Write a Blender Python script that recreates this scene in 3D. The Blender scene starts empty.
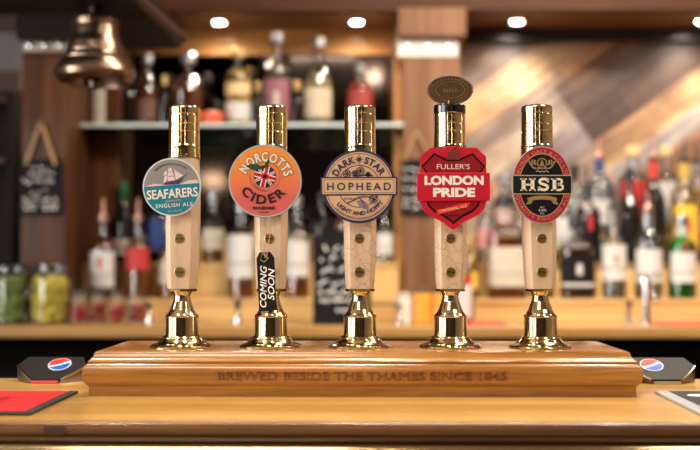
import bpy, bmesh, math, random
from mathutils import Vector, Matrix, Euler
random.seed(7)
scene = bpy.context.scene
COL = scene.collection
PI = math.pi

# ------------------------------------------------------------------ camera, world, lights, exposure
FPX = 1034.0
CZ = 1.28
cam_data = bpy.data.cameras.new('camera')
cam = bpy.data.objects.new('camera', cam_data)
COL.objects.link(cam)
cam.location = (0, 0, CZ)
cam.rotation_euler = (math.radians(90 + 2.05), 0, math.radians(0.64))
cam_data.sensor_width = 36
cam_data.lens = FPX / 700 * 36
cam_data.clip_start = 0.05
cam_data.dof.use_dof = True
cam_data.dof.focus_distance = 1.44
cam_data.dof.aperture_fstop = 2.6
scene.camera = cam
RM = cam.rotation_euler.to_matrix()

def at(px, py, Y):
    d = RM @ Vector(((px - 350) / FPX, (225 - py) / FPX, -1))
    k = Y / d.y
    return Vector((d.x * k, Y, CZ + d.z * k))
def atx(px, Y): return at(px, 262, Y).x
def atz(py, Y): return at(361, py, Y).z

scene.view_settings.view_transform = 'Standard'
scene.view_settings.look = 'None'
scene.view_settings.gamma = 1
scene.view_settings.exposure = 0.55
scene.cycles.max_bounces = 8
scene.cycles.transparent_max_bounces = 24
scene.cycles.sample_clamp_indirect = 4
scene.cycles.caustics_reflective = False
scene.cycles.caustics_refractive = False

world = bpy.data.worlds.new('world')
scene.world = world
world.use_nodes = True
world.node_tree.nodes['Background'].inputs[0].default_value = (1.0, 0.86, 0.7, 1)
world.node_tree.nodes['Background'].inputs[1].default_value = 0.1

CEIL = 2.9
WALL_Y = 3.72
SOFF_Z = CZ + 0.835

def area(name, loc, rot, sx, sy, power, color):
    l = bpy.data.lights.new(name, 'AREA'); l.shape = 'RECTANGLE'; l.size = sx; l.size_y = sy
    l.energy = power; l.color = color
    o = bpy.data.objects.new(name, l); COL.objects.link(o); o.location = loc; o.rotation_euler = rot
    return o
def spot(name, loc, power, color, angle=120, blend=0.8, size=0.03, rot=(0, 0, 0)):
    l = bpy.data.lights.new(name, 'SPOT'); l.energy = power; l.color = color
    l.spot_size = math.radians(angle); l.spot_blend = blend; l.shadow_soft_size = size
    o = bpy.data.objects.new(name, l); COL.objects.link(o); o.location = loc; o.rotation_euler = rot
    return o
# daylight through the window of the left wall, fill light panels added unseen to brighten the room
area('window_and_fill_light', (-2.37, -0.7, 1.7), (0, math.radians(-90), 0), 1.5, 1.5, 42, (1.0, 0.96, 0.92))
area('window_and_fill_light', (-2.37, 1.05, 1.6), (0, math.radians(-90), 0), 1.3, 0.9, 38, (1.0, 0.97, 0.94))  # added side fill that whitens the left facets of the handles
area('fill_panel_light', (-0.5, -0.2, CEIL - 0.06), (0, 0, 0), 0.9, 0.5, 11, (1.0, 0.88, 0.74))
area('fill_panel_light', (1.3, 0.5, CEIL - 0.06), (0, 0, 0), 0.9, 0.5, 9, (1.0, 0.88, 0.74))
area('fill_panel_light', (0.8, 2.2, CEIL - 0.07), (math.radians(30), 0, 0), 1.6, 0.4, 60, (1.0, 0.85, 0.7))  # aisle panel added and tilted to brighten steps and right-hand bottles
BAR_SPOTS = [(-0.7, 1.38), (0.0, 1.42), (0.7, 1.38)]
for x, y in BAR_SPOTS:
    spot('bar_downlight_lamp', (x, y, CEIL - 0.05), 38, (1.0, 0.86, 0.70), 70, 0.6, 0.035)
BACK_LAMPS = [220, 357, 516, 700]
for px in BACK_LAMPS + [80, 850]:
    p = at(px, 22, 3.58)
    spot('soffit_lamp', (p.x, 3.56, SOFF_Z - 0.012), 14, (1.0, 0.88, 0.74), 150, 0.9, 0.035)

# ------------------------------------------------------------------ materials
def new_mat(name):
    m = bpy.data.materials.new(name); m.use_nodes = True
    return m, m.node_tree, m.node_tree.nodes['Principled BSDF']
_cache = {}
def plain(name, col, rough=0.5, metal=0.0, bump=0, scale=60, var=0.08, coat=0, spec=0.5, emis=0):
    if name in _cache: return _cache[name]
    m, nt, b = new_mat(name)
    n = nt.nodes.new('ShaderNodeTexNoise'); n.inputs['Scale'].default_value = scale; n.inputs['Detail'].default_value = 3
    tc = nt.nodes.new('ShaderNodeTexCoord'); nt.links.new(tc.outputs['Object'], n.inputs['Vector'])
    r = nt.nodes.new('ShaderNodeValToRGB'); r.color_ramp.elements[0].position = 0.3; r.color_ramp.elements[1].position = 0.7
    r.color_ramp.elements[0].color = tuple(c * (1 - var) for c in col) + (1,)
    r.color_ramp.elements[1].color = tuple(min(1, c * (1 + var)) for c in col) + (1,)
    nt.links.new(n.outputs['Fac'], r.inputs['Fac']); nt.links.new(r.outputs['Color'], b.inputs['Base Color'])
    b.inputs['Roughness'].default_value = rough; b.inputs['Metallic'].default_value = metal
    b.inputs['Specular IOR Level'].default_value = spec
    if coat: b.inputs['Coat Weight'].default_value = coat; b.inputs['Coat Roughness'].default_value = 0.08
    if bump:
        bp = nt.nodes.new('ShaderNodeBump'); bp.inputs['Strength'].default_value = bump; bp.inputs['Distance'].default_value = 0.002
        nt.links.new(n.outputs['Fac'], bp.inputs['Height']); nt.links.new(bp.outputs['Normal'], b.inputs['Normal'])
    _cache[name] = m
    return m

def wood(name, dark, light, axis='x', scale=1.0, rough=0.35, coat=0.3, contrast=(0.3, 0.7), crack=0.0, bump=0.15):
    if name in _cache: return _cache[name]
    m, nt, b = new_mat(name); N = nt.nodes.new; L = nt.links.new
    tc = N('ShaderNodeTexCoord'); mp = N('ShaderNodeMapping')
    s = {'x': (1.5, 22, 22), 'y': (22, 1.5, 22), 'z': (22, 22, 1.5)}[axis]
    mp.inputs['Scale'].default_value = tuple(v * scale for v in s)
    L(tc.outputs['Object'], mp.inputs['Vector'])
    n = N('ShaderNodeTexNoise'); n.inputs['Scale'].default_value = 1.0; n.inputs['Detail'].default_value = 6; n.inputs['Roughness'].default_value = 0.6
    n.inputs['Distortion'].default_value = 0.4
    L(mp.outputs['Vector'], n.inputs['Vector'])
    n2 = N('ShaderNodeTexNoise'); n2.inputs['Scale'].default_value = 7.0; n2.inputs['Detail'].default_value = 3
    L(mp.outputs['Vector'], n2.inputs['Vector'])
    mx = N('ShaderNodeMath'); mx.operation = 'MULTIPLY_ADD'; mx.inputs[1].default_value = 0.3
    L(n2.outputs['Fac'], mx.inputs[0]); L(n.outputs['Fac'], mx.inputs[2])
    sb = N('ShaderNodeMath'); sb.operation = 'SUBTRACT'; sb.inputs[1].default_value = 0.15; L(mx.outputs[0], sb.inputs[0])
    r = N('ShaderNodeValToRGB'); e = r.color_ramp.elements
    e[0].position, e[1].position = contrast; e[0].color = dark + (1,); e[1].color = light + (1,)
    L(sb.outputs[0], r.inputs['Fac'])
    out = r.outputs['Color']
    if crack:
        v = N('ShaderNodeTexVoronoi'); v.feature = 'DISTANCE_TO_EDGE'; v.inputs['Scale'].default_value = 52
        nz = N('ShaderNodeTexNoise'); nz.inputs['Scale'].default_value = 60
        L(tc.outputs['Object'], nz.inputs['Vector'])
        ad = N('ShaderNodeVectorMath'); ad.operation = 'MULTIPLY_ADD'; ad.inputs[1].default_value = (0.012,) * 3
        L(nz.outputs['Color'], ad.inputs[0]); L(tc.outputs['Object'], ad.inputs[2]); L(ad.outputs[0], v.inputs['Vector'])
        cr = N('ShaderNodeValToRGB'); cr.color_ramp.elements[0].color = (1 - crack,) * 3 + (1,); cr.color_ramp.elements[1].position = 0.03
        L(v.outputs['Distance'], cr.inputs['Fac'])
        mm = N('ShaderNodeMix'); mm.data_type = 'RGBA'; mm.blend_type = 'MULTIPLY'; mm.inputs[0].default_value = 1
        L(out, mm.inputs[6]); L(cr.outputs['Color'], mm.inputs[7]); out = mm.outputs[2]
    L(out, b.inputs['Base Color'])
    b.inputs['Roughness'].default_value = rough; b.inputs['Coat Weight'].default_value = coat; b.inputs['Coat Roughness'].default_value = 0.15
    b.inputs['Specular IOR Level'].default_value = .5 if coat > .25 else .15
    bp = N('ShaderNodeBump'); bp.inputs['Strength'].default_value = bump; bp.inputs['Distance'].default_value = 0.001
    L(sb.outputs[0], bp.inputs['Height']); L(bp.outputs['Normal'], b.inputs['Normal'])
    _cache[name] = m
    return m

def glass(name, tint=(0.95, 0.97, 0.96), refl=1.5):
    if name in _cache: return _cache[name]
    m = bpy.data.materials.new(name); m.use_nodes = True; nt = m.node_tree; N = nt.nodes.new; L = nt.links.new
    nt.nodes.remove(nt.nodes['Principled BSDF'])
    t = N('ShaderNodeBsdfTransparent'); t.inputs[0].default_value = tint + (1,)
    g = N('ShaderNodeBsdfGlossy'); g.inputs['Roughness'].default_value = 0.08
    f = N('ShaderNodeFresnel'); f.inputs['IOR'].default_value = 1.5
    nz = N('ShaderNodeTexNoise'); nz.inputs['Scale'].default_value = 30
    tc = N('ShaderNodeTexCoord'); L(tc.outputs['Object'], nz.inputs['Vector'])
    bp = N('ShaderNodeBump'); bp.inputs['Strength'].default_value = 0.1; L(nz.outputs['Fac'], bp.inputs['Height']); L(bp.outputs['Normal'], g.inputs['Normal'])
    mul = N('ShaderNodeMath'); mul.operation = 'MULTIPLY_ADD'; mul.inputs[1].default_value = refl; mul.inputs[2].default_value = 0.05
    L(f.outputs[0], mul.inputs[0])
    mx = N('ShaderNodeMixShader'); L(mul.outputs[0], mx.inputs[0]); L(t.outputs[0], mx.inputs[1]); L(g.outputs[0], mx.inputs[2])
    L(mx.outputs[0], nt.nodes['Material Output'].inputs[0])
    _cache[name] = m
    return m
def liquid(name, col, clear=0.5):
    if name in _cache: return _cache[name]
    m, nt, b = new_mat(name); N = nt.nodes.new; L = nt.links.new
    b.inputs['Roughness'].default_value = 0.12
    nz = N('ShaderNodeTexNoise'); nz.inputs['Scale'].default_value = 12; tc = N('ShaderNodeTexCoord'); L(tc.outputs['Object'], nz.inputs['Vector'])
    r = N('ShaderNodeValToRGB'); r.color_ramp.elements[0].color = tuple(c * .85 for c in col) + (1,); r.color_ramp.elements[1].color = col + (1,)
    L(nz.outputs['Fac'], r.inputs['Fac']); L(r.outputs['Color'], b.inputs['Base Color'])
    t = N('ShaderNodeBsdfTransparent'); t.inputs[0].default_value = tuple(c ** .5 for c in col) + (1,)
    mx = N('ShaderNodeMixShader'); mx.inputs[0].default_value = 1 - clear
    L(t.outputs[0], mx.inputs[1]); L(b.outputs[0], mx.inputs[2]); L(mx.outputs[0], nt.nodes['Material Output'].inputs[0])
    _cache[name] = m
    return m
def emit(name, col, s):
    if name in _cache: return _cache[name]
    m, nt, b = new_mat(name)
    b.inputs['Emission Color'].default_value = col + (1,); b.inputs['Emission Strength'].default_value = s
    _cache[name] = m
    return m

BRASS = plain('polished brass', (0.64, 0.52, 0.30), 0.11, 1.0, var=0.04, scale=40)
BRASS2 = plain('aged brass', (0.17, 0.11, 0.06), 0.35, 1.0, bump=0.4, scale=300)
COPPER = plain('bell bronze', (0.30, 0.20, 0.14), 0.28, 1.0)
CHROME = plain('chrome', (0.8, 0.8, 0.8), 0.12, 1.0, var=0.03)
DARKMETAL = plain('dark metal', (0.09, 0.07, 0.06), 0.3, 1.0)
GROOVE = plain('blackened groove', (0.10, 0.06, 0.03), 0.5, 0.6)
OAK = wood('honey oak bar', (0.34, 0.175, 0.040), (0.60, 0.365, 0.105), 'x', 1.0, 0.28, 0.5)
OAK_D = wood('bar moulding oak', (0.09, 0.035, 0.012), (0.22, 0.10, 0.035), 'x', 1.2, 0.35, 0.4)
BOXW = wood('amber oak plinth', (0.165, 0.060, 0.010), (0.42, 0.195, 0.042), 'x', 1.6, 0.22, 0.6)
SHELFW = wood('pale shelf wood', (0.62, 0.37, 0.14), (0.80, 0.56, 0.25), 'x', 0.8, 0.4, 0.2)
COUNTW = wood('back counter wood', (0.34, 0.17, 0.045), (0.54, 0.31, 0.10), 'x', 0.8, 0.35, 0.3)
PILLW = wood('brown pillar wood', (0.035, 0.012, 0.005), (0.13, 0.05, 0.019), 'z', 0.5, 0.5, 0.1)
PILLR = wood('rosy pillar wood', (0.16, 0.075, 0.04), (0.34, 0.18, 0.105), 'z', 0.5, 0.4, 0.2)
POSTW = wood('orange post wood', (0.50, 0.22, 0.07), (0.75, 0.40, 0.16), 'z', 0.5, 0.4, 0.2)
DARKW = wood('dark stained wood', (0.006, 0.003, 0.002), (0.020, 0.009, 0.005), 'x', 0.6, 0.55, 0.0)
SOFFW = wood('soffit wood', (0.13, 0.05, 0.02), (0.24, 0.10, 0.04), 'x', 0.4, 0.4, 0.3)
FASCW = wood('orange trim wood', (0.50, 0.22, 0.07), (0.68, 0.34, 0.12), 'x', 0.4, 0.45, 0.1)
HANDW = wood('pale ash handle', (0.50, 0.35, 0.23), (0.70, 0.54, 0.38), 'z', 2.2, 0.35, 0.35, (0.25, 0.75))
HANDC = wood('cracked ash handle', (0.50, 0.35, 0.23), (0.70, 0.54, 0.38), 'z', 2.2, 0.35, 0.35, (0.25, 0.75), crack=0.4)
BLACK = plain('black', (0.006, 0.006, 0.007), 0.4, spec=.25)
SLATE = plain('slate', (0.012, 0.012, 0.014), 0.8, bump=0.3, scale=200, spec=.15)
WHITE = plain('white paint', (0.85, 0.84, 0.80), 0.5, var=0.02)
CHALK = plain('chalk', (0.8, 0.78, 0.74), 0.9, var=0.15, scale=200)
STRING = plain('jute', (0.5, 0.33, 0.16), 0.9)

# ------------------------------------------------------------------ mesh helpers
class MB:
    def __init__(s): s.v = []; s.f = []; s.M = Matrix.Identity(4)
    def add(s, vs, fs):
        n = len(s.v); s.v += [tuple(s.M @ Vector(p)) for p in vs]; s.f += [tuple(i + n for i in f) for f in fs]
    def box(s, x0, x1, y0, y1, z0, z1):
        s.add([(x0, y0, z0), (x1, y0, z0), (x1, y1, z0), (x0, y1, z0), (x0, y0, z1), (x1, y0, z1), (x1, y1, z1), (x0, y1, z1)],
              [(0, 3, 2, 1), (4, 5, 6, 7), (0, 1, 5, 4), (1, 2, 6, 5), (2, 3, 7, 6), (3, 0, 4, 7)])
    def lathe(s, prof, seg=48, cx=0, cy=0, n=2.0, arc=None, caps=True, sx=1, sy=1):
        tot = max(p[1] for p in prof) - min(p[1] for p in prof) or 1; q_ = [prof[0]]
        for a_, b_ in zip(prof, prof[1:]):       # holding loops keep long straight walls straight in shading
            L_ = math.hypot(b_[0] - a_[0], b_[1] - a_[1])
            if L_ > tot * .07:
                for t_ in (.04, .96): q_.append((a_[0] + (b_[0] - a_[0]) * t_, a_[1] + (b_[1] - a_[1]) * t_))
            q_.append(b_)
        prof = q_
        vs, fs = [], []
        a0, a1 = arc or (0, 2 * PI); full = arc is None; cnt = seg if full else seg + 1
        for r, z in prof:
            for i in range(cnt):
                a = a0 + (a1 - a0) * i / seg; c, sn = math.cos(a), math.sin(a)
                k = 1.0 if n == 2.0 else 1 / ((abs(c) ** n + abs(sn) ** n) ** (1 / n))
                vs.append((cx + r * k * c * sx, cy + r * k * sn * sy, z))
        for j in range(len(prof) - 1):
            for i in range(seg):
                i2 = (i + 1) % cnt
                fs.append((j * cnt + i, j * cnt + i2, (j + 1) * cnt + i2, (j + 1) * cnt + i))
        if full and caps:
            if prof[0][0] > 1e-5: fs.append(tuple(reversed(range(cnt))))
            if prof[-1][0] > 1e-5: fs.append(tuple((len(prof) - 1) * cnt + i for i in range(cnt)))
        s.add(vs, fs)
    def tube(s, pts, r, seg=8):
        pts = [Vector(p) for p in pts]; vs, fs = [], []; up = Vector((0.13, 0.21, 0.97))
        for i, p in enumerate(pts):
            d = (pts[min(i + 1, len(pts) - 1)] - pts[max(i - 1, 0)]).normalized()
            u = d.cross(up).normalized(); w = u.cross(d)
            rr = r[i] if isinstance(r, (list, tuple)) else r
            for k in range(seg):
                a = 2 * PI * k / seg; vs.append(tuple(p + (u * math.cos(a) + w * math.sin(a)) * rr))
        for i in range(len(pts) - 1):
            for k in range(seg):
                k2 = (k + 1) % seg; fs.append((i * seg + k, i * seg + k2, (i + 1) * seg + k2, (i + 1) * seg + k))
        fs.append(tuple(reversed(range(seg)))); fs.append(tuple((len(pts) - 1) * seg + k for k in range(seg)))
        s.add(vs, fs)
    # flat shapes facing the viewer: outline in (x, z); front face at y=-d, back at y=-d+t
    def prism(s, pts, d, t):
        n = len(pts)
        ar = sum(pts[i][0] * pts[(i + 1) % n][1] - pts[(i + 1) % n][0] * pts[i][1] for i in range(n))
        if ar < 0: pts = pts[::-1]
        vs = [(x, -d, z) for x, z in pts] + [(x, -d + t, z) for x, z in pts]
        fs = [tuple(range(n)), tuple(range(2 * n - 1, n - 1, -1))] + [(i, i + n, (i + 1) % n + n, (i + 1) % n) for i in range(n)]
        s.add(vs, fs)
    def stroke(s, pts, w, d, t=0.2, closed=False):
        P = [Vector(p) for p in pts]; L, R = [], []; n = len(P)
        for i in range(n):
            a = P[(i - 1) % n] if (closed or i > 0) else P[i]; b = P[(i + 1) % n] if (closed or i < n - 1) else P[i]
            dr = (b - a); dr = dr.normalized() if dr.length > 1e-9 else Vector((1, 0)); nn = Vector((-dr.y, dr.x)) * w / 2
            L.append(P[i] + nn); R.append(P[i] - nn)
        for i in range(n if closed else n - 1):
            j = (i + 1) % n
            s.prism([tuple(L[i]), tuple(R[i]), tuple(R[j]), tuple(L[j])], d, t)
    def build(s, name, mat, parent=None, smooth=35, loc=None, bevel=0):
        me = bpy.data.meshes.new(name); me.from_pydata(s.v, [], s.f); me.validate()
        bm = bmesh.new(); bm.from_mesh(me)
        big = [f for f in bm.faces if len(f.verts) > 4]
        if big: bmesh.ops.triangulate(bm, faces=big)
        bmesh.ops.recalc_face_normals(bm, faces=bm.faces)
        bm.to_mesh(me); bm.free()
        for p in me.polygons: p.use_smooth = True
        me.set_sharp_from_angle(angle=math.radians(smooth))
        me.materials.append(mat)
        o = bpy.data.objects.new(name, me); COL.objects.link(o)
        if parent is not None: o.parent = parent
        if loc is not None: o.location = loc
        if bevel:
            b = o.modifiers.new('bevel', 'BEVEL'); b.width = bevel; b.segments = 2; b.limit_method = 'ANGLE'
        return o

def circ(cx, cz, rx, rz=None, n=64, a0=0, a1=2 * PI):
    rz = rz or rx; full = abs(a1 - a0 - 2 * PI) < 1e-6; m = n if full else n + 1
    return [(cx + rx * math.cos(a0 + (a1 - a0) * i / n), cz + rz * math.sin(a0 + (a1 - a0) * i / n)) for i in range(m)]
def ring_seg(mb, cx, cz, r0, r1, d, t, a0=0, a1=2 * PI, k=1.0, n=64):
    for i in range(n):
        a, b = a0 + (a1 - a0) * i / n, a0 + (a1 - a0) * (i + 1) / n
        mb.prism([(cx + r0 * math.cos(a), cz + r0 * k * math.sin(a)), (cx + r1 * math.cos(a), cz + r1 * k * math.sin(a)),
                  (cx + r1 * math.cos(b), cz + r1 * k * math.sin(b)), (cx + r0 * math.cos(b), cz + r0 * k * math.sin(b))], d, t)

def text_geo(txt, h, bold=0.0, width=None, sx=1.0, spacing=1.0, fill=True, bevel=0):
    """lettering as verts in (x, z) with cap height h, centred on x; returns list of (x, z, depth 0..1), faces"""
    c = bpy.data.curves.new('t', 'FONT'); c.body = txt; c.size = 1.0; c.align_x = 'CENTER'; c.space_character = spacing
    c.offset = bold; c.extrude = 0.05; c.resolution_u = 4
    if not fill: c.fill_mode = 'NONE'; c.extrude = 0; c.bevel_depth = bevel; c.bevel_resolution = 1
    o = bpy.data.objects.new('t', c); COL.objects.link(o)
    dg = bpy.context.evaluated_depsgraph_get(); me = bpy.data.meshes.new_from_object(o.evaluated_get(dg))
    k = h / 0.729
    vs = [(v.co.x * k * sx, v.co.y * k, v.co.z) for v in me.vertices]
    fs = [tuple(p.vertices) for p in me.polygons]
    xs = [v[0] for v in vs] or [0]; w = max(xs) - min(xs); mid = (max(xs) + min(xs)) / 2
    q = (width / w) if width else 1.0
    vs = [((x - mid) * q, z, e) for x, z, e in vs]
    bpy.data.objects.remove(o); bpy.data.curves.remove(c); bpy.data.meshes.remove(me)
    return vs, fs
_adv = {}
def _extent(txt, spacing):
    k = (txt, spacing)
    if k not in _adv:
        vs, fs = text_geo_raw(txt, 1.0, 0, spacing)
        xs = [v[0] for v in vs] or [0]; _adv[k] = (min(xs), max(xs))
    return _adv[k]
def text_geo_raw(txt, h, bold, spacing=1.0):
    c = bpy.data.curves.new('t', 'FONT'); c.body = txt; c.size = 1.0; c.align_x = 'LEFT'; c.space_character = spacing
    c.offset = bold; c.extrude = 0.05; c.resolution_u = 4
    o = bpy.data.objects.new('t', c); COL.objects.link(o)
    me = bpy.data.meshes.new_from_object(o.evaluated_get(bpy.context.evaluated_depsgraph_get())); k = h / 0.729
    vs = [(v.co.x * k, v.co.y * k, v.co.z) for v in me.vertices]; fs = [tuple(p.vertices) for p in me.polygons]
    bpy.data.objects.remove(o); bpy.data.curves.remove(c); bpy.data.meshes.remove(me)
    return vs, fs
def put_text(mb, txt, cx, cz, h, d, t=0.2, rot=0, arc=None, kz=1.0, bold=0.0, width=None, spacing=1.0, slant=0.0):
    """arc: +R bends the row of letters over the top about (cx,cz), -R along the bottom; each letter keeps its shape"""
    bold *= .55
    if not arc:
        vs, fs = text_geo(txt, h, bold=bold, width=width, spacing=spacing); out = []
        for x, z, e in vs:
            c, s = math.cos(rot), math.sin(rot); z -= h / 2; x += z * slant; out.append((cx + x * c - z * s, -(d if e > 0 else d - t), cz + x * s + z * c))
        mb.add(out, fs); return
    a0, a1 = _extent(txt, 1.0); total = a1 - a0; q = (width / (total * h)) if width else 1.0
    R = abs(arc); RR = R + (h / 2 if arc > 0 else -h / 2)
    for i, chh in enumerate(txt):
        if chh == ' ': continue
        right = _extent(txt[:i + 1], 1.0)[1]; g0, g1 = _extent(chh, 1.0)
        mid = (right - (g1 - g0) / 2 - (a0 + a1) / 2) * h * q
        vs, fs = text_geo_raw(chh, h, bold); gm = (g0 + g1) / 2 * h; sx = min(1.15, max(.75, q)); out = []
        th = (mid / R) * (1 if arc > 0 else 1) + rot
        if kz != 1.0:   # walk the ellipse by arc length
            L_, th2, n_ = 0, 0, 60; target = abs(mid); sg = 1 if mid >= 0 else -1
            while L_ < target: L_ += math.hypot(RR * math.cos(th2), RR * kz * math.sin(th2)) * .01; th2 += .01
            th = sg * th2
        if arc > 0: X, Z = cx + RR * math.sin(th), cz + RR * math.cos(th) * kz; tx, tz = math.cos(th), -math.sin(th) * kz
        else: X, Z = cx + RR * math.sin(th), cz - RR * math.cos(th) * kz; tx, tz = math.cos(th), math.sin(th) * kz
        n = math.hypot(tx, tz); tx /= n; tz /= n
        for x, z, e in vs:
            x = (x - gm) * sx; z -= h / 2
            out.append((X + x * tx - z * tz, -(d if e > 0 else d - t), Z + x * tz + z * tx))
        mb.add(out, fs)

def tag(o, label=None, cat=None, group=None, kind=None):
    if label: o['label'] = label
    if cat: o['category'] = cat
    if group: o['group'] = group
    if kind: o['kind'] = kind
    return o
def empty(name, loc=(0, 0, 0), label=None, cat=None, group=None, rz=0):
    o = bpy.data.objects.new(name, None); COL.objects.link(o); o.location = loc; o.rotation_euler = (0, 0, rz); o.empty_display_size = 0.05
    return tag(o, label, cat, group)
def struct(o): o['kind'] = 'structure'; return o
def copy_tree(o, parent=None):
    c = o.copy(); COL.objects.link(c)
    if parent is not None: c.parent = parent
    for ch in [x for x in bpy.data.objects if x.parent == o]: copy_tree(ch, c)
    return c
def boxo(name, mat, x0, x1, y0, y1, z0, z1, parent=None, bevel=0):
    mb = MB(); mb.box(x0, x1, y0, y1, z0, z1); return mb.build(name, mat, parent, bevel=bevel)

# ------------------------------------------------------------------ the room
XL, XR, YF = -2.5, 2.6, -3.0
plaster = plain('warm plaster', (0.30, 0.23, 0.17), 0.8, bump=0.1)
greyw = plain('grey plaster', (0.30, 0.29, 0.31), 0.8)
struct(boxo('floor', plain('floor boards', (0.10, 0.05, 0.03), 0.5), XL, XR, YF, WALL_Y, -0.05, 0))
struct(boxo('ceiling', plain('ceiling paint', (0.35, 0.27, 0.2), 0.8), XL, XR, YF, WALL_Y, CEIL, CEIL + 0.05))
struct(boxo('wall_back', greyw, XL, XR, WALL_Y, WALL_Y + 0.1, 0, CEIL))
struct(boxo('wall_right', plaster, XR, XR + 0.1, YF, WALL_Y + 0.1, 0, CEIL))
struct(boxo('wall_front', plain('dark pub wall', (0.05, 0.028, 0.018), 0.7), XL, XR, YF - 0.1, YF, 0, CEIL))
mb = MB()
mb.box(XL - 0.1, XL, YF, -1.5, 0, CEIL); mb.box(XL - 0.1, XL, 0.1, .55, 0, CEIL); mb.box(XL - 0.1, XL, 1.55, WALL_Y + 0.1, 0, CEIL)
mb.box(XL - 0.1, XL, .55, 1.55, 0, .9); mb.box(XL - 0.1, XL, .55, 1.55, 2.3, CEIL)
mb.box(XL - 0.1, XL, -1.5, 0.1, 0, .9); mb.box(XL - 0.1, XL, -1.5, 0.1, 2.5, CEIL)
struct(mb.build('wall_left', plaster))
wf = MB()
for a, b, c, d in ((-1.5, -1.45, .9, 2.5), (.05, .1, .9, 2.5), (-1.5, .1, .9, .95), (-1.5, .1, 2.45, 2.5)):
    wf.box(XL - 0.08, XL - 0.03, a, b, c, d)
w1 = struct(wf.build('window_1', WHITE))
boxo('pane', glass('window glass'), XL - 0.06, XL - 0.055, -1.47, .07, .93, 2.47, w1)

wf = MB()
for a, b, c, d in ((.55, .6, .9, 2.3), (1.5, 1.55, .9, 2.3), (.55, 1.55, .9, .95), (.55, 1.55, 2.25, 2.3)): wf.box(XL - 0.08, XL - 0.03, a, b, c, d)
w2 = struct(wf.build('added_window', WHITE)); boxo('pane', glass('window glass'), XL - 0.06, XL - 0.055, .58, 1.52, .93, 2.27, w2)  # unseen second window, added for more light on the handles' left facets

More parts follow.
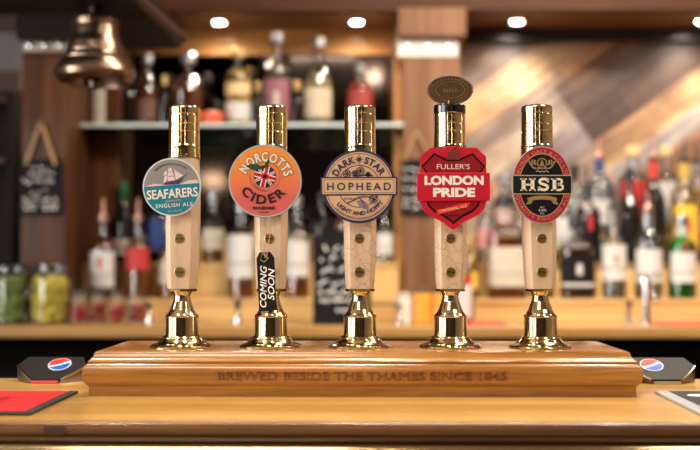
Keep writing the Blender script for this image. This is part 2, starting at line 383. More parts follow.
# plank wall behind the right-hand shelves
def plank_mat():
    m, nt, b = new_mat('diagonal reclaimed planks'); N = nt.nodes.new; L = nt.links.new
    def math_(op, a, bb=None, c=None):
        n = N('ShaderNodeMath'); n.operation = op
        for i, v in enumerate((a, bb, c)):
            if v is None: continue
            if isinstance(v, (int, float)): n.inputs[i].default_value = v
            else: L(v, n.inputs[i])
        return n.outputs[0]
    tc = N('ShaderNodeTexCoord'); sp = N('ShaderNodeSeparateXYZ'); L(tc.outputs['Object'], sp.inputs[0])
    X, Z = sp.outputs[0], sp.outputs[2]
    s, c = math.sin(math.radians(35)), math.cos(math.radians(35))
    k = 3.7 / FPX
    # v runs across the planks (down-right), u along them (up-right); object coordinates are world metres
    v = math_('SUBTRACT', math_('MULTIPLY', X, s), math_('MULTIPLY', Z, c))
    u = math_('ADD', math_('MULTIPLY', X, c), math_('MULTIPLY', Z, s))
    off = -(0 - CZ * c) * 0
    def vm(px, py):
        p = at(px, py, 3.7); return p.x * s - p.z * c
    def um(px, py):
        p = at(px, py, 3.7); return p.x * c + p.z * s
    tan = (0.40, 0.26, 0.15); gb = (0.17, 0.12, 0.095); br = (0.15, 0.09, 0.06); dk = (0.08, 0.045, 0.03)
    org = (0.35, 0.16, 0.07); gry = (0.30, 0.27, 0.26); ltan = (0.42, 0.25, 0.12); bo = (0.26, 0.14, 0.08)
    stops = [(-999, br), (vm(480, 40), gb), (vm(505, 67), tan), (vm(567, 75), br), (vm(590, 103), dk), (vm(628, 117), ltan),
             (vm(655, 136), gry), (vm(670, 148), bo), (vm(690, 165), (.32, .26, .24)), (vm(690, 195), tan), (vm(690, 230), (.30, .22, .17))]
    lo, hi = vm(400, 20), vm(700, 330)
    vn = math_('DIVIDE', math_('SUBTRACT', v, lo), hi - lo)
    r = N('ShaderNodeValToRGB'); r.color_ramp.interpolation = 'CONSTANT'
    el = r.color_ramp.elements
    el[0].position = 0; el[0].color = stops[0][1] + (1,)
    el[1].position = 1; el[1].color = br + (1,)
    for p, col in stops[1:]:
        e = el.new((p - lo) / (hi - lo)); e.color = col + (1,)
    L(vn, r.inputs['Fac'])
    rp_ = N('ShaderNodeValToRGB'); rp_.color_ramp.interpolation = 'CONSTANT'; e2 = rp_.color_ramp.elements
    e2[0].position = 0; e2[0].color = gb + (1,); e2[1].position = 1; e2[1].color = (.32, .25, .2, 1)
    for (qx, qy), col in (((505, 67), tan), ((540, 88), (.30, .22, .17)), ((530, 118), (.42, .33, .26)), ((520, 158), (.33, .27, .25)), ((520, 196), (.42, .31, .23)), ((520, 240), (.30, .23, .20))):  # pale tones paint the lamp glare into the lower-left boards
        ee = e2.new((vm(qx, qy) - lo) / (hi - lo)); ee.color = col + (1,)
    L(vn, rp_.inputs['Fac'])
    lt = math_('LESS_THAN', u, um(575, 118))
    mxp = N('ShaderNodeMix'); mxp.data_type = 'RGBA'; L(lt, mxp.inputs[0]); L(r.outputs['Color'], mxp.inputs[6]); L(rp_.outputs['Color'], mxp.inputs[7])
    # board lengths: each course broken into boards with a tint of its own
    rowid = math_('FLOOR', math_('DIVIDE', v, 0.093))
    wn = N('ShaderNodeTexWhiteNoise'); wn.noise_dimensions = '1D'; L(rowid, wn.inputs['W'])
    bid = math_('FLOOR', math_('ADD', math_('DIVIDE', u, 0.55), wn.outputs['Value']))
    wn2 = N('ShaderNodeTexWhiteNoise'); wn2.noise_dimensions = '2D'
    cb = N('ShaderNodeCombineXYZ'); L(rowid, cb.inputs[0]); L(bid, cb.inputs[1]); L(cb.outputs[0], wn2.inputs['Vector'])
    r2 = N('ShaderNodeValToRGB'); r2.color_ramp.interpolation = 'CONSTANT'
    e = r2.color_ramp.elements; e[0].color = (0.72, 0.72, 0.78, 1); e[1].position = .35; e[1].color = (1, 1, 1, 1)
    e.new(.75).color = (1.25, 1.05, 0.85, 1)
    L(wn2.outputs['Value'], r2.inputs['Fac'])
    # grain
    cu = N('ShaderNodeCombineXYZ'); L(math_('MULTIPLY', u, 5), cu.inputs[0]); L(math_('MULTIPLY', v, 50), cu.inputs[1])
    g = N('ShaderNodeTexNoise'); g.inputs['Scale'].default_value = 1; g.inputs['Detail'].default_value = 6; L(cu.outputs[0], g.inputs['Vector'])
    r3 = N('ShaderNodeValToRGB'); r3.color_ramp.elements[0].position = .3; r3.color_ramp.elements[0].color = (.5, .45, .42, 1); r3.color_ramp.elements[1].position = .6; r3.color_ramp.elements[1].color = (1.1, 1.1, 1.1, 1)
    L(g.outputs['Fac'], r3.inputs['Fac'])
    g2 = N('ShaderNodeTexNoise'); g2.inputs['Scale'].default_value = 7; g2.inputs['Detail'].default_value = 3; L(tc.outputs['Object'], g2.inputs['Vector'])
    r4 = N('ShaderNodeValToRGB'); r4.color_ramp.elements[0].position = .35; r4.color_ramp.elements[0].color = (.7, .66, .64, 1); r4.color_ramp.elements[1].position = .6; r4.color_ramp.elements[1].color = (1.1, 1.1, 1.1, 1)
    L(g2.outputs['Fac'], r4.inputs['Fac'])
    o = mxp.outputs[2]
    for q in (r2, r3, r4):
        mm = N('ShaderNodeMix'); mm.data_type = 'RGBA'; mm.blend_type = 'MULTIPLY'; mm.inputs[0].default_value = 1
        L(o, mm.inputs[6]); L(q.outputs['Color'], mm.inputs[7]); o = mm.outputs[2]
    L(o, b.inputs['Base Color'])
    b.inputs['Roughness'].default_value = 0.45
    return m
pillx0, pillx1 = at(404, 262, 3.4).x, at(460, 262, 3.4).x
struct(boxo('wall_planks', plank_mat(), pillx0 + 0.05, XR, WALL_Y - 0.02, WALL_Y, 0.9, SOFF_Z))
struct(boxo('trim_1', plain('black trim', (0.015, 0.011, 0.009), 0.4), pillx1 - 0.05, XR, WALL_Y - 0.045, WALL_Y - 0.02, atz(42, 3.68), SOFF_Z))
# soffit with its front board
sx0 = at(-60, 20, 3.7).x
struct(boxo('trim_2', SOFFW, sx0, XR, 3.45, WALL_Y, SOFF_Z, SOFF_Z + 0.03))
struct(boxo('trim_3', wood('soffit fascia wood', (0.05, 0.017, 0.008), (0.10, 0.04, 0.018), 'x', .4, .5, 0), sx0, XR, 3.40, 3.45, SOFF_Z - 0.002, CEIL))
struct(boxo('trim_4', FASCW, at(100, 40, 3.7).x, pillx0 + .02, WALL_Y - 0.03, WALL_Y, atz(54, 3.69), SOFF_Z))
# dark alcove and its mirror
alx0, alx1 = at(66, 262, 3.7).x, at(404, 262, 3.7).x
mir = plain('smoked mirror', (0.10, 0.08, 0.075), 0.06, 1.0, var=0.05, scale=8)
struct(boxo('wall_alcove', plain('alcove dark wall', (0.03, 0.018, 0.012), 0.6), alx0, alx1 + 0.02, WALL_Y - 0.02, WALL_Y, 0.9, atz(53, 3.7)))
m = empty('wall_mirror', (0, WALL_Y - 0.024, 1.3), 'smoked mirror lining the back of the bottle alcove between the pillars', 'mirror')
mm_ = MB(); mm_.box(alx0 + .05, alx1 - .01, -0.003, 0.003, -0.05, atz(56, 3.69) - 1.3); mm_.build('mirror_glass', mir, m)
mm_ = MB()
for a, b_, c_, d_ in ((alx0 + .03, alx1, -.07, -.05), (alx0 + .03, alx0 + .05, -.07, atz(56, 3.69) - 1.3)):
    mm_.box(a, b_, -0.008, 0.003, c_, d_)
mm_.build('frame', DARKW, m)

# far-left recess beyond the pillar: grey wall above, rail, dark shelves
rail_z0, rail_z1 = atz(93, 3.6), atz(72, 3.6)
struct(boxo('trim_5', wood('brown rail', (0.06, 0.035, 0.025), (0.14, 0.08, 0.055), 'x', .5, .5, .1), XL, at(22, 262, 3.6).x, 3.56, WALL_Y, rail_z0, rail_z1))
cb = empty('wall_cabinet', (0, 0, 0), 'dark open wooden cabinet left of the brown pillar', 'cabinet')
cx1 = at(21, 262, 3.6).x
boxo('back_panel', DARKW, XL + .02, cx1, 3.68, 3.70, 1.10, rail_z0 - .01, cb)
boxo('side_panel', DARKW, cx1 - .02, cx1, 3.50, 3.68, 1.10, rail_z0 - .01, cb)
boxo('side_panel', DARKW, XL + .02, XL + .04, 3.50, 3.68, 1.10, rail_z0 - .01, cb)
for py in (98, 160):
    boxo('shelf', PILLW, XL + .04, cx1 - .02, 3.48, 3.68, atz(py, 3.48) - .01, atz(py, 3.48) + .01, cb)

# pillars
def pillar(name, x0, x1, y0, y1, mat, z0, z1, label, stripy=None, studs=3, stripmat=None):
    p = empty(name, ((x0 + x1) / 2, (y0 + y1) / 2, z0), label, 'pillar'); cx, cy = p.location.x, p.location.y
    boxo('shaft', mat, x0 - cx, x1 - cx, y0 - cy, y1 - cy, 0, z1 - z0, p, bevel=.003)
    return p
def plate_strip(parent_loc, x0, x1, z0, z1, y, mat, nst, label):
    p = empty('metal_plate', ((x0 + x1) / 2, y, (z0 + z1) / 2), label, 'metal plate')
    w, h = (x1 - x0) / 2, (z1 - z0) / 2
    boxo('plate', mat, -w, w, -.004, 0, -h, h, p, bevel=.001)
    for i in range(nst):
        mb = MB(); mb.M = Matrix.Rotation(PI / 2, 4, 'X')
        mb.lathe([(.0, .012), (.006, .011), (.009, .006), (.01, .003)][::-1], 16)
        xx = -w + 2 * w * (i + .5) / nst
        mb.build('stud', CHROME, p, loc=(xx, 0, 0))
PY = 3.20
lx0, lx1 = at(20, 262, PY).x, at(66, 262, PY).x
pillar('pillar', lx0, lx1, PY, PY + .25, PILLW, 1.10, atz(14, PY) , 'dark brown wooden pillar carrying the small chalkboard on the left')
lx2, lx3 = at(66.5, 262, 3.42).x, at(116, 262, 3.42).x
pillar('pillar', lx2, lx3, 3.46, 3.66, PILLW, 1.10, SOFF_Z, 'narrower brown wooden pillar behind and right of the chalkboard pillar')
plate_strip(None, lx0 + .002, lx1 + .0, atz(51, PY), atz(39, PY), PY, plain('cream plate', (.55, .47, .36), .4, .5), 3, 'aged cream metal plate with round studs on top of left pillar')
cpz0, cpz1 = atz(38, PY - .06), atz(13, PY - .06)
c = empty('pillar_capital', (0, 0, cpz0), 'dark wooden block crowning the left pillar above studded plate', 'wooden block')
boxo('block', DARKW, at(13, 262, PY - .06).x, at(80, 262, PY - .06).x, PY - .06, PY + .3, 0, cpz1 - cpz0, c, bevel=.004)
rp = pillar('pillar', pillx0, pillx1, 3.4, 3.66, PILLR, 1.10, SOFF_Z - .09, 'rosy brown wooden pillar between mirror alcove and plank wall')
c = empty('pillar_capital', (0, 0, atz(36, 3.36)), 'light wooden block crowning the right pillar under the soffit', 'wooden block')
boxo('block', PILLR, pillx0 - .02, pillx1 + .02, 3.36, 3.68, 0, SOFF_Z - atz(36, 3.36) - .002, c, bevel=.004)
plate_strip(None, at(398, 262, 3.38).x, at(459, 262, 3.38).x, atz(56, 3.38), atz(37, 3.38), 3.398, plain('bright plate', (.9, .86, .8), .25, .3), 3, 'bright metal plate with round studs on top of right pillar')
po = empty('wooden_post', (at(399, 262, 3.5).x, 3.5, 1.10), 'slim orange wooden post along left edge of the rosy pillar', 'post')
boxo('shaft', POSTW, at(394, 262, 3.5).x - po.location.x, at(405, 262, 3.5).x - po.location.x + .006, -.05, .0, 0, atz(56, 3.45) - 1.10, po, bevel=.002)
boxo('foot', POSTW, at(393, 262, 3.5).x - po.location.x, at(406, 262, 3.5).x - po.location.x, -.055, .0, 0, .03, po)
PI_w = wood('orange pillar face', (0.55, 0.25, 0.08), (0.78, 0.43, 0.18), 'z', .5, .4, .2)

# canopy beam over the left with rail, the bell hangs from it
ov = empty('overhead_canopy', (0, 0, 1.85), 'dark wooden canopy overhead at top left, bell hanging below', 'canopy')
cz0 = atz(13, 2.36)
mb = MB(); mb.box(-1.5, at(140, 262, 2.3).x, 2.05, 2.37, cz0 - 1.85, cz0 - 1.85 + .06); mb.build('slab', DARKW, ov, bevel=.006)
mb = MB(); mb.box(at(96, 262, 2.5).x, at(170, 262, 2.6).x, 2.372, 2.75, cz0 - 1.85, cz0 - 1.85 + .05); mb.build('slab', DARKW, ov, bevel=.006)
mb = MB(); mb.box(-1.5, at(140, 262, 2.3).x, 2.02, 2.10, cz0 - 1.85 + .06, CEIL - 1.85 - .002); mb.build('front_board', DARKW, ov)
mb = MB(); a = at(132, -6, 2.25); b_ = at(182, 38, 2.62)
mb.tube([a - Vector((0, 0, 1.85)), (a + b_) / 2 - Vector((0, 0, 1.85)), b_ - Vector((0, 0, 1.85))], .013, 12)
mb.build('rail', plain('brown rail metal', (.10, .06, .045), .35, .7), ov)

# bell
BY = 2.3
bc = at(95, 86, BY); sb = BY / FPX
bell = empty('bar_bell', (bc.x, BY, bc.z), 'large polished bronze bell hanging below the dark canopy at left', 'bell')
pr = [(34, 3), (38.5, 8), (40, 13), (38.5, 18), (35, 24), (30, 30), (28.5, 34), (27, 42), (24, 50), (22.5, 60), (23, 66), (21.5, 69), (14, 71), (6, 71.5), (0, 71.6)]
mb = MB(); mb.lathe([(r * sb, z * sb) for r, z in [(0, 66), (18, 62), (22, 42), (26, 30), (33, 14), (33.5, 4), (34, 3)]] + [(r * sb, z * sb) for r, z in pr[1:]], 64, caps=False)
mb.build('bell_body', COPPER, bell, 50)
for zz, rr in ((33, 29.2), (26, 34.3), (64, 23.6)):
    mb = MB(); mb.lathe([(rr * sb - .003, (zz - 1) * sb), (rr * sb, (zz - .8) * sb), (rr * sb, (zz + .8) * sb), (rr * sb - .003, (zz + 1) * sb)], 64, caps=False); mb.build('moulded_band', COPPER, bell)
mb = MB(); mb.tube([(0, 0, 60 * sb), (0, 0, 8 * sb)], .004); mb.lathe([(0, -4 * sb), (6 * sb, -2 * sb), (7.5 * sb, 4 * sb), (5 * sb, 10 * sb), (0, 12 * sb)], 20); mb.build('clapper', DARKMETAL, bell)
mb = MB(); mb.lathe([(.018, 71 * sb), (.018, (cz0 - bc.z) - .001)], 20); mb.build('crown', DARKMETAL, bell)

# ------------------------------------------------------------------ downlights
def downlight(x, y, z, label, group, r=.021, s=90):
    d = empty('downlight', (x, y, z), label, 'downlight', group)
    mb = MB(); mb.lathe([(r, -.001), (r + .008, -.005), (r + .010, 0), (r + .010, .004), (r, .004)], 32, caps=False); mb.build('bezel', CHROME, d)
    mb = MB(); mb.lathe([(0, .001), (r, .001), (r, .003), (0, .003)], 32); mb.build('lamp_lens', emit('lamp lens', (1, .93, .82), s), d)
for px, w in zip(BACK_LAMPS, ('above the white bottle behind left pump handles', 'above the middle pump, left of right pillar', 'above the plank wall right of the pillar', 'at far right edge of the soffit')):
    p = at(px, 22, 3.58); downlight(p.x, 3.56, SOFF_Z - .004, 'glowing round soffit downlight ' + w, 'soffit downlights')
for (x, y), w in zip(BAR_SPOTS, ('left', 'middle', 'right')):
    downlight(x, y, CEIL - .004, 'round ceiling downlight over the %s of the front bar' % w, 'ceiling downlights', .04)
for x, y, w, h, t in ((-.5, -.2, .45, .25, 'left over the customers'), (1.3, .5, .45, .25, 'right over the customers'), (0.8, 2.2, .8, .2, 'over the staff aisle')):
    cl = empty('fill_panel', (x, y, CEIL), 'added flat fill light panel ' + t, 'fill light')  # unseen panels, added to carry the soft fill
    boxo('frame', WHITE, -w - .02, w + .02, -h - .02, h + .02, -.03, 0, cl)
    boxo('diffuser', emit('panel lens', (1, .88, .72), 3), -w, w, -h, h, -.04, -.03, cl)
# lamps on the wall and ceiling behind the customers, seen in the mirror and in the brass
for x, z, w in ((-1.47, 2.085, 'left'), (.9, 1.95, 'right')):
    wl = empty('wall_lamp', (x, YF + .01, z), 'warm glowing wall lamp on the %s of the front wall' % w, 'wall lamp', 'wall lamps')
    mb = MB(); mb.lathe([(.09, -.05), (.13, .06)], 24, cy=.14, caps=False); mb.build('lamp_shade', emit('lamp shade glow', (1, .78, .5), 9), wl)
    boxo('bracket', BRASS, -.02, .02, 0, .14, -.02, .02, wl)
for x, y, w in ((.1, -1.0, 'nearest the bar'), (-1.1, -1.4, 'at the left'), (1.2, -1.6, 'at the right')):
    gl = empty('pendant_lamp', (x, y, 2.79), 'globe pendant lamp hanging over the customers ' + w, 'pendant lamp', 'globe pendants')
    mb = MB(); mb.lathe([(.055 * math.sin(PI * i / 14), -.055 * math.cos(PI * i / 14)) for i in range(15)], 24); mb.build('globe', emit('globe', (1, .85, .62), 22), gl)
    mb = MB(); mb.tube([(0, 0, .05), (0, 0, CEIL - 2.79)], .004); mb.build('cord', BLACK, gl)

# ------------------------------------------------------------------ glass shelf
shz = atz(123.5, 3.36)
gs = empty('glass_shelf', (0, 0, shz), 'long thick glass shelf with bright edge holding the upper bottles', 'shelf')
gx0, gx1 = at(78, 262, 3.36).x, at(404, 262, 3.36).x
GLASSE = plain('green glass edge', (.80, .97, .93), .1, 0, var=.1, spec=.8, coat=1)
boxo('shelf_edge', GLASSE, gx0, gx1, 3.350, 3.36, -.010, 0, gs)
boxo('shelf_pane', glass('shelf glass', (.72, .9, .86), 1.2), gx0, gx1, 3.361, 3.64, -.012, 0, gs)
for px in (84, 250, 398):
    boxo('bracket', CHROME, at(px, 0, 3.5).x - .01, at(px, 0, 3.5).x + .01, 3.45, 3.69, -.03, -.0125, gs)

# ------------------------------------------------------------------ back counter, steps
CT = atz(326, 3.0)
bcn = empty('back_counter', (0, 3.0, 0), 'long light wood back counter running behind the bar', 'counter')
boxo('counter_top', COUNTW, XL + .01, XR - .01, 0, .70, CT - .036, CT, bcn, bevel=.006)
boxo('carcass', plain('matte black carcass', (.004, .0035, .003), .8, spec=.03), XL + .01, XR - .01, .08, .70, .08, CT - .037, bcn)
boxo('plinth', DARKW, XL + .01, XR - .01, .12, .66, .001, .08, bcn)
S1, S2, S3 = atz(299, 3.25), atz(263, 3.37), atz(236, 3.49)
def steps(x0, x1, label):
    w = (x1 - x0) / 2
    for i, (ya, z, wd) in enumerate(((0, S1, 'lowest'), (.12, S2, 'middle'), (.24, S3, 'topmost'))):
        e = empty('bottle_step', ((x0 + x1) / 2, 3.25 + ya, CT), wd + ' pale wood bottle step ' + label, 'bottle step', 'wooden bottle steps'); zz = z - CT
        boxo('riser', SHELFW, -w, w, .004, .016, .0005, zz - .014, e)
        boxo('tread', SHELFW, -w, w, -.002, .117, zz - .0135, zz, e, bevel=.002)
        for sx in (-1, 1): boxo('side_panel', SHELFW, sx * w - (.012 if sx > 0 else 0), sx * w + (.012 if sx < 0 else 0), .0165, .115, .0005, zz - .014, e)
steps(at(74, 262, 3.3).x, pillx0 - .02, 'in the mirror alcove')
steps(pillx1 + .03, XR - .1, 'before the plank wall')
# upright dividers between bottles on the right-hand stand
for px, w in ((600, 'black whiskey and white label bottles'), (630, 'white label bottles'), (663, 'clear bottle and green gin'), (697, 'green gin and frame edge'), (556, 'square whiskey and pump handle')):
    x = at(px, 262, 3.3).x
    o = boxo('divider_block', SHELFW, x - .014, x + .014, 3.30, 3.362, S1 + .0005, S2 - .02, bevel=.002)
    tag(o, 'pale wooden upright block on lowest step between ' + w, 'wooden block', 'divider blocks')
# fridges under the counter
for x, w in ((-1.25, 'left'), (-.35, 'left of centre'), (.55, 'right of centre'), (1.45, 'right')):
    f = empty('under_counter_fridge', (x, 3.07, .1), 'black under-counter fridge door, %s of the row' % w, 'fridge', 'fridges')
    boxo('door', plain('fridge grey', (.004, .004, .0042), .7, spec=.04), -.43, .43, -.02, 0, 0, .88, f, bevel=.003)
    boxo('handle', plain('grey handle', (.012, .012, .013), .6, spec=.08), -.43, .43, -.045, -.021, .80, .84, f, bevel=.003)
    boxo('data_plate', plain('grey label', (.3, .3, .32), .4), .30, .40, -.024, -.0205, .87 - .02, .87, f)

# ------------------------------------------------------------------ bottles
GL = {'clear': glass('clear bottle glass'), 'green': glass('green bottle glass', (.15, .85, .35)), 'dark': glass('dark bottle glass', (.16, .09, .05)),
      'dgreen': glass('deep green glass', (.04, .16, .07)), 'blue': glass('blue glass', (.03, .06, .25)), 'pale': glass('pale glass', (.85, .92, .95))}
def prof_bottle(r, h, style):
    if style == 'spirit':
        return [(r * .9, 0), (r, .02 * h), (r, .60 * h), (r * .97, .64 * h), (r * .8, .69 * h), (r * .5, .74 * h), (r * .36, .78 * h), (r * .33, .96 * h), (r * .38, .965 * h), (r * .38, h)]
    if style == 'tall':
        return [(r * .9, 0), (r, .02 * h), (r, .52 * h), (r * .9, .60 * h), (r * .6, .68 * h), (r * .42, .76 * h), (r * .36, .96 * h), (r * .42, .965 * h), (r * .42, h)]
    if style == 'round':
        return [(r * .8, 0), (r * .88, .02 * h), (r * .96, .3 * h), (r, .52 * h), (r * .9, .64 * h), (r * .6, .72 * h), (r * .34, .76 * h), (r * .32, .95 * h), (r * .4, .96 * h), (r * .4, h)]
    if style == 'shoulder':
        return [(r * .9, 0), (r, .02 * h), (r, .66 * h), (r * .9, .71 * h), (r * .55, .745 * h), (r * .38, .77 * h), (r * .36, .96 * h), (r * .42, .965 * h), (r * .42, h)]
    if style == 'wine':
        return [(r * .95, 0), (r, .01 * h), (r, .55 * h), (r * .88, .63 * h), (r * .5, .71 * h), (r * .34, .76 * h), (r * .31, .96 * h), (r * .36, .965 * h), (r * .36, h)]
def rad_at(p, z):
    for (r0, z0), (r1, z1) in zip(p, p[1:]):
        if z0 <= z <= z1: return r0 + (r1 - r0) * (z - z0) / max(1e-9, z1 - z0)
    return p[-1][0]
def bottle(loc, h, r, glassk, style, liq, fill, lab, labz, cap, label, group, n=2.0, emblem=None, pour=None, neck=None, name='bottle', cat='bottle', band=None):
    b = empty(name, loc, label, cat, group); sy = 1.0
    if lab is not None and lab.name.split('.')[0] in ('white label', 'cream label') and not band:
        mid = labz[0] + (labz[1] - labz[0]) * .3; band = (grey_l, mid, mid + .03)
    p = prof_bottle(r, h, style)
    mb = MB(); mb.lathe(p + [(p[-1][0] - .003, h)], 28, n=n); mb.build('glass_body', GL[glassk], b)
    if liq:
        lp = [(max(.001, rr - .0035), z + .004) for rr, z in p if z < fill * h]; lp.append((max(.001, rad_at(p, fill * h) - .0035), fill * h))
        mb = MB(); mb.lathe(lp, 28, n=n); mb.build('liquid', liq, b)
    if lab:
        z0, z1 = labz; rr = r * (1.015 if n == 2 else 1.012)
        mb = MB(); mb.lathe([(rr - .001, z0 * h), (rr, z0 * h), (rr, z1 * h), (rr - .001, z1 * h)], 20, n=n, arc=(PI * 1.12, PI * 1.88)); lo = mb.build('paper_label', lab, b)
        if emblem:
            ec, ez, es = emblem
            mb = MB(); mb.lathe([(rr + .0006, (ez - es) * h), (rr + .0006, (ez + es) * h)], 8, n=n, arc=(PI * 1.5 - es * 2.2, PI * 1.5 + es * 2.2)); mb.build('label_emblem', ec, lo)
        if band:
            bcx, bz0, bz1 = band
            mb = MB(); mb.lathe([(rr + .0005, bz0 * h), (rr + .0005, bz1 * h)], 16, n=n, arc=(PI * 1.15, PI * 1.85)); mb.build('label_band', bcx, lo)
    if neck:
        nr = rad_at(p, .88 * h) + .001
        mb = MB(); mb.lathe([(nr, .79 * h), (nr, .955 * h)], 20, caps=False); mb.build('neck_foil', neck, b)
    cr = p[-1][0] + .002
    if pour:
        mb = MB(); mb.lathe([(cr * .8, h - .012), (cr * .9, h + .001), (cr * .9, h + .006), (cr * .4, h + .01), (.0045, h + .02), (.004, h + .05), (.003, h + .062)], 16); mb.build('pourer', pour, b)
    elif cap:
        mb = MB(); mb.lathe([(cr, h - .02), (cr, h + .008), (cr * .9, h + .012), (0, h + .012)], 20, caps=False); mb.build('cap', cap, b)
    return b
P = plain
cream = P('cream label', (.62, .56, .46), .6); white = P('white label', (.68, .68, .66), .55, var=.03); black_l = P('black label', (.008, .008, .009), .5, spec=.2)
red_l = P('red label', (.55, .035, .04), .5); yel_l = P('yellow label', (.85, .55, .06), .5); org_l = P('orange label', (.85, .20, .05), .5)
pur_l = P('plum label', (.30, .12, .15), .5); blue_l = P('navy label', (.02, .05, .22), .5); gold = P('gold foil', (.75, .52, .2), .3, .8)
silver = P('silver cap', (.4, .4, .42), .3, .9); copper_t = P('copper tip', (.75, .38, .28), .3, .8); blackc = P('black cap', (.015, .015, .018), .4)
redc = P('red cap', (.6, .04, .03), .4); navyc = P('navy cap', (.03, .06, .18), .4); yelc = P('yellow cap', (.55, .38, .06), .4); cork = P('cork stopper', (.72, .5, .22), .6)
grey_l = P('silver grey label', (.45, .44, .42), .5)
amber = liquid('amber spirit', (.60, .20, .03), .35); dkamber = liquid('dark amber', (.22, .06, .015), .3); gold_q = liquid('golden spirit', (.85, .50, .10), .45)
yellow_q = liquid('yellow spirit', (.9, .55, .05), .35); clear_q = liquid('clear spirit', (.9, .92, .92), .9); green_q = liquid('green spirit', (.02, .50, .10), .3)
orange_q = liquid('orange spirit', (.72, .16, .02), .3); straw = liquid('straw spirit', (.9, .75, .42), .5); plum_q = liquid('plum spirit', (.30, .05, .08), .3); red_q = liquid('red spirit', (.4, .03, .02), .35)
navy_q = liquid('navy spirit', (.02, .03, .10), .3)
TY = {'s1': (3.315, S1), 's2': (3.435, S2), 's3': (3.55, S3), 'g': (3.50, shz), 'c': (3.12, CT)}
def B(tier, px, top, wpx, glassk, style, liq, fill, lab, labz, cap, label, **kw):
    Y, z = TY[tier]; sc = Y / FPX
    base = 262 + (CZ - z) / Y * FPX
    h = (base - top) * sc
    if kw.get('pour'): h -= .03
    G = {'s1': 'bottles on the lowest step', 's2': 'bottles on the middle step', 's3': 'bottles on the top step', 'g': 'bottles on the glass shelf', 'c': 'bottles on the back counter'}[tier]
    return bottle((at(px, 262, Y).x, Y, z), h, wpx * sc / 2, glassk, style, liq, fill, lab, labz, cap, label, G, **kw)
# right stand, lowest step
B('s1', 506, 200, 37, 'clear', 'shoulder', orange_q, .62, cream, (.12, .52), blackc, 'square orange liqueur bottle with cream label and black cap', n=5)
B('s1', 470, 238, 15, 'clear', 'spirit', yellow_q, .7, yel_l, (.15, .45), gold, 'slim amber-yellow bottle left of the square orange bottle')
B('s1', 576, 222, 33, 'clear', 'shoulder', dkamber, .70, black_l, (.10, .55), blackc, 'square whiskey bottle with black label beside right pump handle', n=5, emblem=(white, .38, .07), band=(white, .16, .2))
B('s1', 613, 197, 26, 'clear', 'wine', clear_q, .72, white, (.20, .58), blackc, 'clear vodka bottle with white label and small red mark', emblem=(red_l, .42, .05), pour=blackc)
B('s1', 648, 200, 28, 'clear', 'shoulder', clear_q, .6, white, (.18, .55), silver, 'clear bottle with white label and silver neck left of green gin', neck=silver, pour=copper_t, band=(grey_l, .22, .3))
B('s1', 682, 219, 27, 'green', 'shoulder', green_q, .72, white, (.20, .58), silver, 'bright green gin bottle with white label and red emblem', emblem=(red_l, .66, .045), neck=P('gin neck', (.5, .55, .5), .4))
B('s1', 545, 210, 20, 'clear', 'tall', clear_q, .7, P('teal label', (.2, .6, .55), .5), (.2, .4), silver, 'clear bottle with teal label behind the right pump handle')
# middle step
B('s2', 588, 175, 25, 'dark', 'spirit', dkamber, .8, black_l, (.2, .55), blackc, 'black bottle with red emblem behind square whiskey', emblem=(red_l, .5, .09), pour=blackc)
B('s2', 562, 182, 22, 'clear', 'spirit', clear_q, .7, white, (.15, .55), silver, 'clear bottle with large white label right of the oval badge')
B('s2', 654, 148, 24, 'dark', 'wine', dkamber, .8, black_l, (.2, .5), redc, 'dark bottle with red neck foil between red and white labels', neck=redc, pour=copper_t)
B('s2', 685, 150, 27, 'clear', 'spirit', yellow_q, .6, yel_l, (.12, .55), yelc, 'yellow label bottle with yellow cap behind green gin', neck=yelc, emblem=(red_l, .35, .07), pour=blackc)
B('s2', 630, 172, 20, 'dark', 'round', dkamber, .8, black_l, (.15, .5), blackc, 'short dark rounded bottle below the red label bottle')
B('s2', 526, 180, 22, 'clear', 'spirit', straw, .7, cream, (.2, .5), gold, 'pale bottle with cream label behind right pump handle')
B('s2', 487, 188, 20, 'clear', 'tall', clear_q, .7, P('pink label', (.8, .35, .35), .5), (.2, .45), redc, 'clear bottle with pink label and red cap left of right pump')
B('s2', 712, 165, 24, 'dark', 'wine', dkamber, .8, cream, (.2, .5), blackc, 'dark bottle with cream label at the right frame edge')
# top step
B('s3', 600, 148, 27, 'pale', 'spirit', clear_q, .7, white, (.15, .45), navyc, 'pale clear bottle with navy neck behind black bottle', neck=navyc, pour=copper_t)
B('s3', 575, 168, 22, 'pale', 'spirit', clear_q, .7, grey_l, (.2, .5), blackc, 'pale bottle with grey label and black neck right of oval badge', neck=blackc)
B('s3', 634, 150, 28, 'clear', 'shoulder', clear_q, .62, red_l, (.15, .62), cork, 'clear bottle with big red label and gold stopper')
B('s3', 667, 150, 25, 'clear', 'shoulder', clear_q, .62, white, (.15, .62), cork, 'clear bottle with white label and gold stopper on top step')
B('s3', 698, 152, 22, 'clear', 'wine', amber, .6, cream, (.2, .5), blackc, 'amber bottle with dark pourer at far right of top step', pour=blackc)
B('s3', 505, 178, 22, 'clear', 'spirit', clear_q, .7, P('rose label', (.75, .5, .48), .5), (.2, .45), silver, 'clear bottle with rose label right of the red shield badge')
B('s3', 545, 165, 22, 'pale', 'spirit', clear_q, .7, white, (.2, .5), silver, 'pale bottle with white label hidden behind the oval badge')
# counter, centre right
B('c', 460, 245, 24, 'clear', 'spirit', P('milk white', (.8, .78, .76), .4), .5, white, (.08, .5), redc, 'white bottle with red top standing on counter behind red shield pump', neck=redc, band=(red_l, .5, .62))
